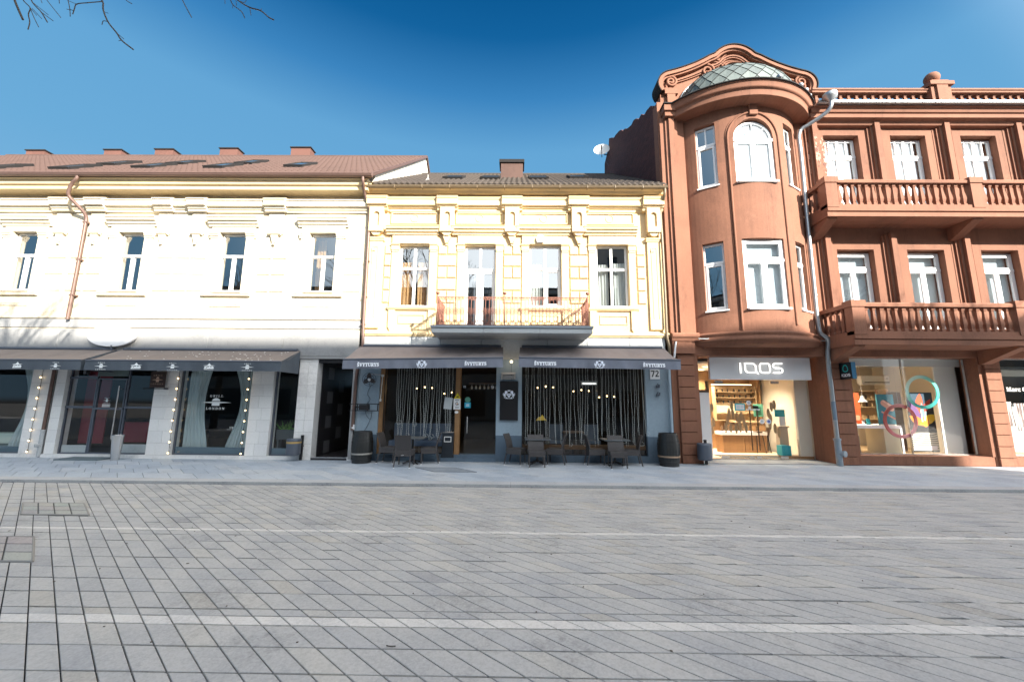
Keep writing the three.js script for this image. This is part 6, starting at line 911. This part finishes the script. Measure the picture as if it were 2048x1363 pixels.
{
  const a = thing('ash_bin', 'black square ash bin with a white framed slot beside the glass bar door', 'bin', [-2.06, .11, -.02], .05); mesh('body', [ext([[-.2, .02], [-.16, 0], [.16, 0], [.2, .02], [.17, .12], [.17, .74], [-.17, .74], [-.17, .12]], .2).translate(0, 0, -.1)], std(.012, .018, .026, { roughness: .4 }), a); mesh('slot_frame', [boxC(.22, .02, .02, 0, .62, .105), boxC(.22, .02, .02, 0, .48, .105), boxC(.02, .14, .02, -.1, .55, .105), boxC(.02, .14, .02, .1, .55, .105)], mat.white, a); mesh('lid', boxC(.36, .025, .22, 0, .755, 0), mat.steel, a);
  const s = thing('ash_bin', 'slim steel ash column standing before the red restaurant door', 'bin', [-11.86, 0, .42]); mesh('body', [cyl(.10, .15, .72, 0, 0, 0, 28)], mat.steel, s); mesh('rim', [new THREE.TorusGeometry(.15, .012, 8, 28).rotateX(PI / 2).translate(0, .72, 0)], mat.steel, s); mesh('sand', cyl(.14, .14, .01, 0, .70, 0), std(.2, .2, .2), s);
  const bin = (label, x, y, z, band) => { const o = thing('litter_bin', label, 'bin', [x, 0, z]); mesh('body', [lathe([[0, y + .05], [.17, y + .05], [.2, y + .08], [.2, y + .50], [.185, y + .52], [.0, y + .5]], 28)], mat.greyMetal, o); mesh('post', [box(.1, .17, 0, y + .62, -.24, -.18), boxC(.1, .04, .1, .13, y + .3, -.2)], mat.black, o); if (band) mesh('band', lathe([[.202, y + .40], [.205, y + .41], [.205, y + .44], [.202, y + .45]], 28), std(.45, .30, .10), o); mesh('lid', cyl(.205, .19, .04, 0, y + .49, 0, 28), mat.greyMetal, o); };
  bin('grey-blue litter bin with an ochre band on the pier left of the dark passage', -6.66, .12, .26, true); bin('plain grey litter bin between the quoins and the shop door', 5.62, .1, .3, false);
}
// notices on the bar glass
{
  const t = thing('warning_sign', 'yellow triangular camera sign on the bar glass beside the door', 'notice', [-1.81, 1.98, -.04]); mesh('triangle', ext([[-.11, -.09], [.11, -.09], [0, .09]], .006), std(.75, .6, .03), t); mesh('mark', boxC(.07, .035, .004, 0, -.035, .009), mat.black, t);
  const n = thing('notice_sheet', 'white notice sheet with a small picture below the yellow triangle', 'notice', [-1.82, 1.72, -.04]); mesh('sheet', boxC(.22, .33, .004), mat.white, n); print('print', .2, .3, 300, (x, w, h) => { x.fillStyle = '#333a44'; x.fillRect(w * .2, h * .08, w * .6, h * .05); x.strokeStyle = '#333a44'; x.lineWidth = 4; x.beginPath(); x.arc(w * .52, h * .45, w * .24, 0, 5.2); x.stroke(); x.fillStyle = '#d89a63'; x.fillRect(w * .45, h * .4, w * .2, h * .14); x.fillStyle = '#333a44'; x.fillRect(w * .2, h * .82, w * .6, h * .06); }, n, [0, 0, .004]);
  const m = thing('menu_sheet', 'pale tilted menu sheet hanging in the bar window left of the notices', 'notice', [-2.1, 1.74, -.05]); const q = mesh('sheet', boxC(.25, .36, .006), std(.62, .66, .68), m); q.rotation.z = -.1; 
  const g = thing('door_sticker', 'green round sticker at the upper left of the bar door', 'sticker'); disc(.085, -1.49, 1.86, -.06, std(.10, .30, .22), 'disc', g);
  const b = thing('door_sticker', 'bright blue square sticker under the green round one', 'sticker', [-1.49, 1.69, -.06]); mesh('square', boxC(.19, .17, .006), std(.04, .42, .60), b); mesh('print', [boxC(.1, .02, .006, 0, .02, .002), boxC(.1, .02, .006, 0, -.02, .002)], mat.white, b);
  const w = thing('door_sticker', 'white oval sticker below the notice sheet on the bar glass', 'sticker', [-1.83, 1.47, -.05]); mesh('oval', new THREE.CylinderGeometry(.06, .06, .006, 24).rotateX(PI / 2).scale(1, .7, 1), mat.white, w);
  // inside the bar
  const s = thing('bench_sofa', 'slate blue padded bench sofa behind the left bar window', 'sofa', [-3.0, .12, -.62]); mesh('backrest', [-.62, 0, .62].map((x) => boxC(.6, .5, .14, x, .72, -.1)), std(.10, .14, .21, { map: T.cloth }), s); mesh('seat', boxC(1.9, .16, .5, 0, .38, .15), std(.08, .11, .17), s); mesh('base', boxC(1.85, .3, .45, 0, .15, .12), mat.darkWood, s);
  for (const [x, y, z, l] of [[-3.2, 2.25, -1.6, 'warm hanging bulbs over the left bar window table'], [-2.4, 2.1, -2.6, 'warm hanging bulbs deeper behind the left bar window'], [1.05, 2.3, -1.4, 'warm hanging bulbs at the left of the wide bar window'], [2.35, 2.2, -1.8, 'warm hanging bulbs in the middle of the wide bar window'], [3.3, 2.0, -2.0, 'orange hanging bulbs at the right of the wide bar window']]) { const o = thing('pendant_lamp', l, 'lamp', [x, y, z]); mesh('bulb', [[-.28, 0], [0, .05], [.26, .02]].map(([a, c]) => new THREE.SphereGeometry(.027, 10, 8).translate(a, c, 0)), mat.bulb, o); mesh('cord', [bar([-.28, .05, 0], [-.28, .85, 0], .005, 5), bar([0, .08, 0], [0, .85, 0], .005, 5), bar([.26, .05, 0], [.26, .85, 0], .005, 5), boxC(.7, .03, .03, 0, .18, 0)], mat.black, o); const p = new THREE.PointLight(new THREE.Color().setRGB(1, .66, .34), .12, 5); p.position.set(x, y - .07, z + .02); p.castShadow = true; scene.add(p); }
  const ht = thing('radiant_heater', 'pale tubular heater high inside the wide bar window', 'heater', [2.42, 2.42, -.7]); mesh('body', [boxC(.5, .1, .1), boxC(.54, .02, .16, 0, .07, 0)], std(.4, .42, .44), ht); mesh('tube', bar([-.23, 0, .06], [.23, 0, .06], .02), mat.lit, ht);
  const rk = thing('glass_rack', 'rack of hanging glasses above the bar seen through the door', 'rack', [-1.0, 2.35, -2.2]); mesh('board', boxC(1.4, .03, .3, 0, .12, 0), mat.darkWood, rk); for (let i = 0; i < 9; i++) mesh('glass', lathe([[.035, 0], [.04, -.06], [.03, -.11], [.006, -.12], [.006, -.18], [.03, -.19]], 12).rotateX(PI).translate(-.6 + i * .15, -.08, 0), std(.6, .62, .62, { roughness: .1, metalness: .4 }), rk);
  const yl = thing('table_ornament', 'small yellow folded ornament hanging in the wide bar window', 'ornament', [.82, 1.32, -.1]); mesh('body', ext([[-.17, -.08], [.1, -.07], [.17, -.1], [.08, .02], [.02, .1], [-.03, .03], [-.1, .03]], .04), std(.62, .42, .06), yl);
  const ic = thing('indoor_table', 'dark pub table with two chairs inside the wide bar window', 'table', [1.9, .12, -1.0]); mesh('top', boxC(.7, .04, .6, 0, .72, 0), mat.darkWood, ic); mesh('leg', cyl(.03, .03, .7, 0, 0, 0), mat.black, ic);
  for (const [x, l] of [[1.35, 'grey-blue padded pub chair inside the wide bar window, left of the pub table'], [2.5, 'grey-blue padded pub chair inside the wide bar window, right of the pub table']]) { const c = thing('pub_chair', l, 'chair', [x, .12, -.75]); mesh('backrest', boxC(.46, .5, .07, 0, .72, -.2), std(.08, .10, .13), c); mesh('seat', boxC(.46, .1, .44, 0, .43, 0), std(.08, .10, .13), c); mesh('leg', [[-.2, -.18], [.2, -.18], [.2, .18], [-.2, .18]].map(([a, b2]) => bar([a, 0, b2], [a, .4, b2], .02)), mat.darkWood, c); }
}
// door mat rubbish: small leaves and stubs on the stones
{
  const g = []; for (let i = 0; i < 60; i++) { const z = rr(4, 10), x = rr(-8, 8); g.push(new THREE.SphereGeometry(1, 5, 4).scale(rr(.006, .02), .004, rr(.005, .012)).rotateY(rr(0, 6)).translate(x, ROAD + .004, z)); }
  const o = mesh('litter', g, std(.12, .10, .08)); top(o, 'litter', 'scattered leaf crumbs and stubs on the paving stones', 'litter'); o.userData.kind = 'stuff';
  const t = mesh('twig', tube([[-.95, ROAD + .01, 9.27], [-.92, ROAD + .012, 9.28], [-.88, ROAD + .01, 9.275]], .004, 5), mat.bark); top(t, 'twig', 'short dark twig lying on the paving near the bottom centre', 'twig');
}
// ---------- across the street (behind the camera): it shades the pavement and shows in the glass ----------
function block(label, x0, x1, h, z, tone, storeys) {
  const o = thing('street_house', label, 'building'), holes = [], sh = (h - 4.2) / storeys, n = Math.floor((x1 - x0 - 1) / 2.6);
  for (let s = 0; s < storeys; s++) for (let i = 0; i < n; i++) { const x = x0 + 1.2 + i * 2.6; holes.push([x, x + 1.1, 4.2 + s * sh + .6, 4.2 + s * sh + sh - .5]); }
  for (let i = 0; i < Math.floor(n / 2); i++) { const x = x0 + 1 + i * 5.2; holes.push([x, x + 3.8, .4, 3.1]); }
  mesh('wall', [wallGrid(x0, x1, 0, h, z, z + .35, holes), box(x0, x0 + .3, 0, h, z + .35, z + 12), box(x1 - .3, x1, 0, h, z + .35, z + 12), box(x0, x1, 0, h, z + 11.7, z + 12)], tone, o);
  mesh('cornice', box(x0 - .1, x1 + .1, h - .5, h - .1, z - .35, z - .01), tone, o); mesh('roof', box(x0 - .1, x1 + .1, h, h + .15, z - .3, z + 12.1), mat.roofDark, o);
  for (const q of holes) mesh('pane', box(q[0], q[1], q[2], q[3], z + .2, z + .24), mat.otherGlass || (mat.otherGlass = std(.03, .035, .04, { roughness: .05 })), o);
}
block('tall pale house across the street, behind the viewer to the right', 9, 39.6, 22.2, 30, std(.46, .42, .36, { map: T.plaster }), 5);
block('low pale house across the street, behind the viewer to the left', -34, 8.9, 14.2, 30, std(.42, .40, .37, { map: T.plaster }), 3);
block('house across the street at the far right, past a gap', 53.5, 76, 21.5, 30, std(.40, .36, .30, { map: T.plaster }), 5);
// ---------- bare trees of the avenue ----------
function tree(label, x, z, h, s0, twigsAt) {
  const keep = seed; seed = s0;
  const o = thing('bare_tree', label, 'tree', [x, ROAD, z]), trunk = [], limbs = [], twigs = [];
  trunk.push(bar([0, 0, 0], [.05, h * .3, .02], .22, 12, .17));
  const grow = (p, d, L, r, k) => {
    const mid = p.clone().addScaledVector(d, L * .5).add(V(rr(-.06, .06) * L, rr(-.02, .06) * L, rr(-.06, .06) * L)), e = p.clone().addScaledVector(d, L).add(V(0, .03 * L, 0));
    (k > 3 ? twigs : limbs).push(bar(p, mid, r, k > 3 ? 4 : 7, r * .85), bar(mid, e, r * .85, k > 3 ? 4 : 7, r * .68));
    if (k >= 6) return;
    const n = k < 2 ? 3 : rnd() < .6 ? 3 : 2;
    for (let i = 0; i < n; i++) { const ax = V(rr(-1, 1), rr(-.3, .3), rr(-1, 1)).normalize(), nd = d.clone().applyAxisAngle(ax, rr(.25, .75)).add(V(0, k > 3 ? -.05 : .1, 0)).normalize(); grow(i ? p.clone().lerp(e, rr(.55, 1)) : e, nd, L * rr(.62, .82), r * .62, k + 1); }
  };
  for (let i = 0; i < 4; i++) { const a = i * 1.6 + rr(0, .6); grow(V(.05, h * rr(.27, .3), .02), V(Math.cos(a) * .55, 1, Math.sin(a) * .55).normalize(), h * .24, .12, 1); }
  mesh('trunk', trunk, mat.bark, o); mesh('limbs', limbs, mat.bark, o); mesh('twigs', twigs, mat.bark, o);
  if (twigsAt) for (const [pts, r] of twigsAt) { const q = pts.map(([a, b, c]) => V(a - x, b - ROAD, c - z)); mesh('twig', [tube(q, r * 1.35, 5, q.length * 5), ...q.slice(1).map((v) => new THREE.SphereGeometry(r * 1.5, 5, 4).translate(v.x, v.y, v.z))], mat.bark, o); }
  seed = keep; return o;
}
const hang = [[[[-6.86, 7.84, 7.60], [-6.49, 7.67, 7.60], [-6.09, 7.52, 7.60], [-6.06, 7.39, 7.60], [-5.95, 7.17, 7.60], [-5.79, 6.98, 7.60], [-5.70, 6.86, 7.60], [-5.51, 6.71, 7.60]], 0.00744],
  [[[-6.09, 7.51, 7.60], [-6.30, 7.49, 7.60], [-6.47, 7.46, 7.60], [-6.48, 7.39, 7.60], [-6.49, 7.30, 7.60]], 0.00496],
  [[[-6.49, 7.36, 7.60], [-6.59, 7.38, 7.60]], 0.0031],
  [[[-5.95, 7.17, 7.60], [-6.02, 7.18, 7.60], [-6.03, 7.12, 7.60]], 0.00372],
  [[[-6.02, 7.33, 7.60], [-5.97, 7.31, 7.60]], 0.00248],
  [[[-5.79, 6.98, 7.60], [-5.67, 6.88, 7.60]], 0.0031],
  [[[-5.70, 6.86, 7.60], [-5.74, 6.85, 7.60]], 0.00248],
  [[[-8.15, 8.36, 7.20], [-8.00, 8.02, 7.20], [-7.89, 7.82, 7.20], [-7.79, 7.65, 7.20]], 0.01116],
  [[[-8.01, 8.30, 7.20], [-7.85, 8.00, 7.20], [-7.71, 7.85, 7.20], [-7.72, 7.75, 7.20], [-7.67, 7.60, 7.20], [-7.67, 7.47, 7.20]], 0.00558],
  [[[-7.71, 7.85, 7.20], [-7.61, 7.67, 7.20], [-7.51, 7.51, 7.20]], 0.00372],
  [[[-7.72, 7.87, 7.20], [-7.58, 7.72, 7.20]], 0.0031],
  [[[-7.82, 8.25, 7.20], [-7.71, 7.98, 7.20], [-7.52, 7.78, 7.20], [-7.39, 7.60, 7.20]], 0.0062],
  [[[-7.52, 7.78, 7.20], [-7.30, 7.62, 7.20]], 0.00372],
  [[[-7.68, 7.95, 7.20], [-7.40, 7.73, 7.20]], 0.0031],
  [[[-7.62, 8.20, 7.20], [-7.47, 8.00, 7.20], [-7.19, 7.68, 7.20]], 0.00372],
  [[[-7.68, 7.85, 7.20], [-7.49, 7.66, 7.20]], 0.0031],
  [[[-6.67, 7.74, 7.60], [-6.60, 7.53, 7.60], [-6.55, 7.39, 7.60], [-6.52, 7.26, 7.60]], 0.00372],
  [[[-6.78, 7.72, 7.60], [-6.72, 7.48, 7.60]], 0.0031],
  [[[-7.65, 8.15, 7.20], [-7.54, 7.95, 7.20]], 0.0031],
  [[[-5.65, 7.50, 7.80], [-5.51, 7.30, 7.80], [-5.42, 7.24, 7.80]], 0.00372],
  [[[-6.61, 7.53, 7.60], [-6.45, 7.46, 7.60]], 0.00248],
  [[[-4.75, 7.44, 7.90], [-4.61, 7.18, 7.90], [-4.53, 7.04, 7.90], [-4.45, 6.91, 7.90]], 0.00434],
  [[[-4.13, 7.39, 8.00], [-3.76, 7.06, 8.00], [-3.59, 6.95, 8.00], [-3.44, 6.90, 8.00], [-3.31, 6.79, 8.00], [-3.25, 6.76, 8.00]], 0.0062],
  [[[-3.59, 6.95, 8.00], [-3.56, 6.83, 8.00]], 0.0031],
  [[[-3.44, 6.90, 8.00], [-3.43, 6.93, 8.00]], 0.00248],
  [[[-3.97, 7.32, 8.00], [-3.85, 7.04, 8.00], [-3.82, 6.99, 8.00], [-3.69, 6.88, 8.00], [-3.64, 6.79, 8.00]], 0.00434],
  [[[-3.82, 6.99, 8.00], [-3.82, 6.94, 8.00]], 0.00248],
  [[[-3.79, 7.06, 8.00], [-3.77, 6.98, 8.00]], 0.00248],
  [[[-3.97, 7.26, 8.00], [-3.93, 7.01, 8.00]], 0.00248],
  [[[-3.76, 7.06, 8.00], [-3.67, 7.03, 8.00], [-3.65, 7.06, 8.00]], 0.00248],
  [[[-5.6, 8.2, 12.2], [-6.0, 8.0, 10.2], [-6.2, 7.9, 8.8], [-6.86, 7.84, 7.6]], 0.02],
  [[[-5.9, 8.3, 12.2], [-6.7, 8.1, 10.0], [-8.15, 8.36, 7.2]], 0.022],
  [[[-6.2, 7.9, 8.8], [-5.4, 8.0, 8.3], [-4.13, 7.39, 8.0]], 0.016]];
tree('bare street tree whose hanging twigs enter the top left of the picture', -6.2, 13.2, 12, 77, hang);
tree('bare street tree standing behind the viewer, far left', -20, 14, 12, 101);
tree('bare street tree standing behind the viewer to the right', 18.5, 14.5, 12.5, 303);
renderer.render(scene, camera);
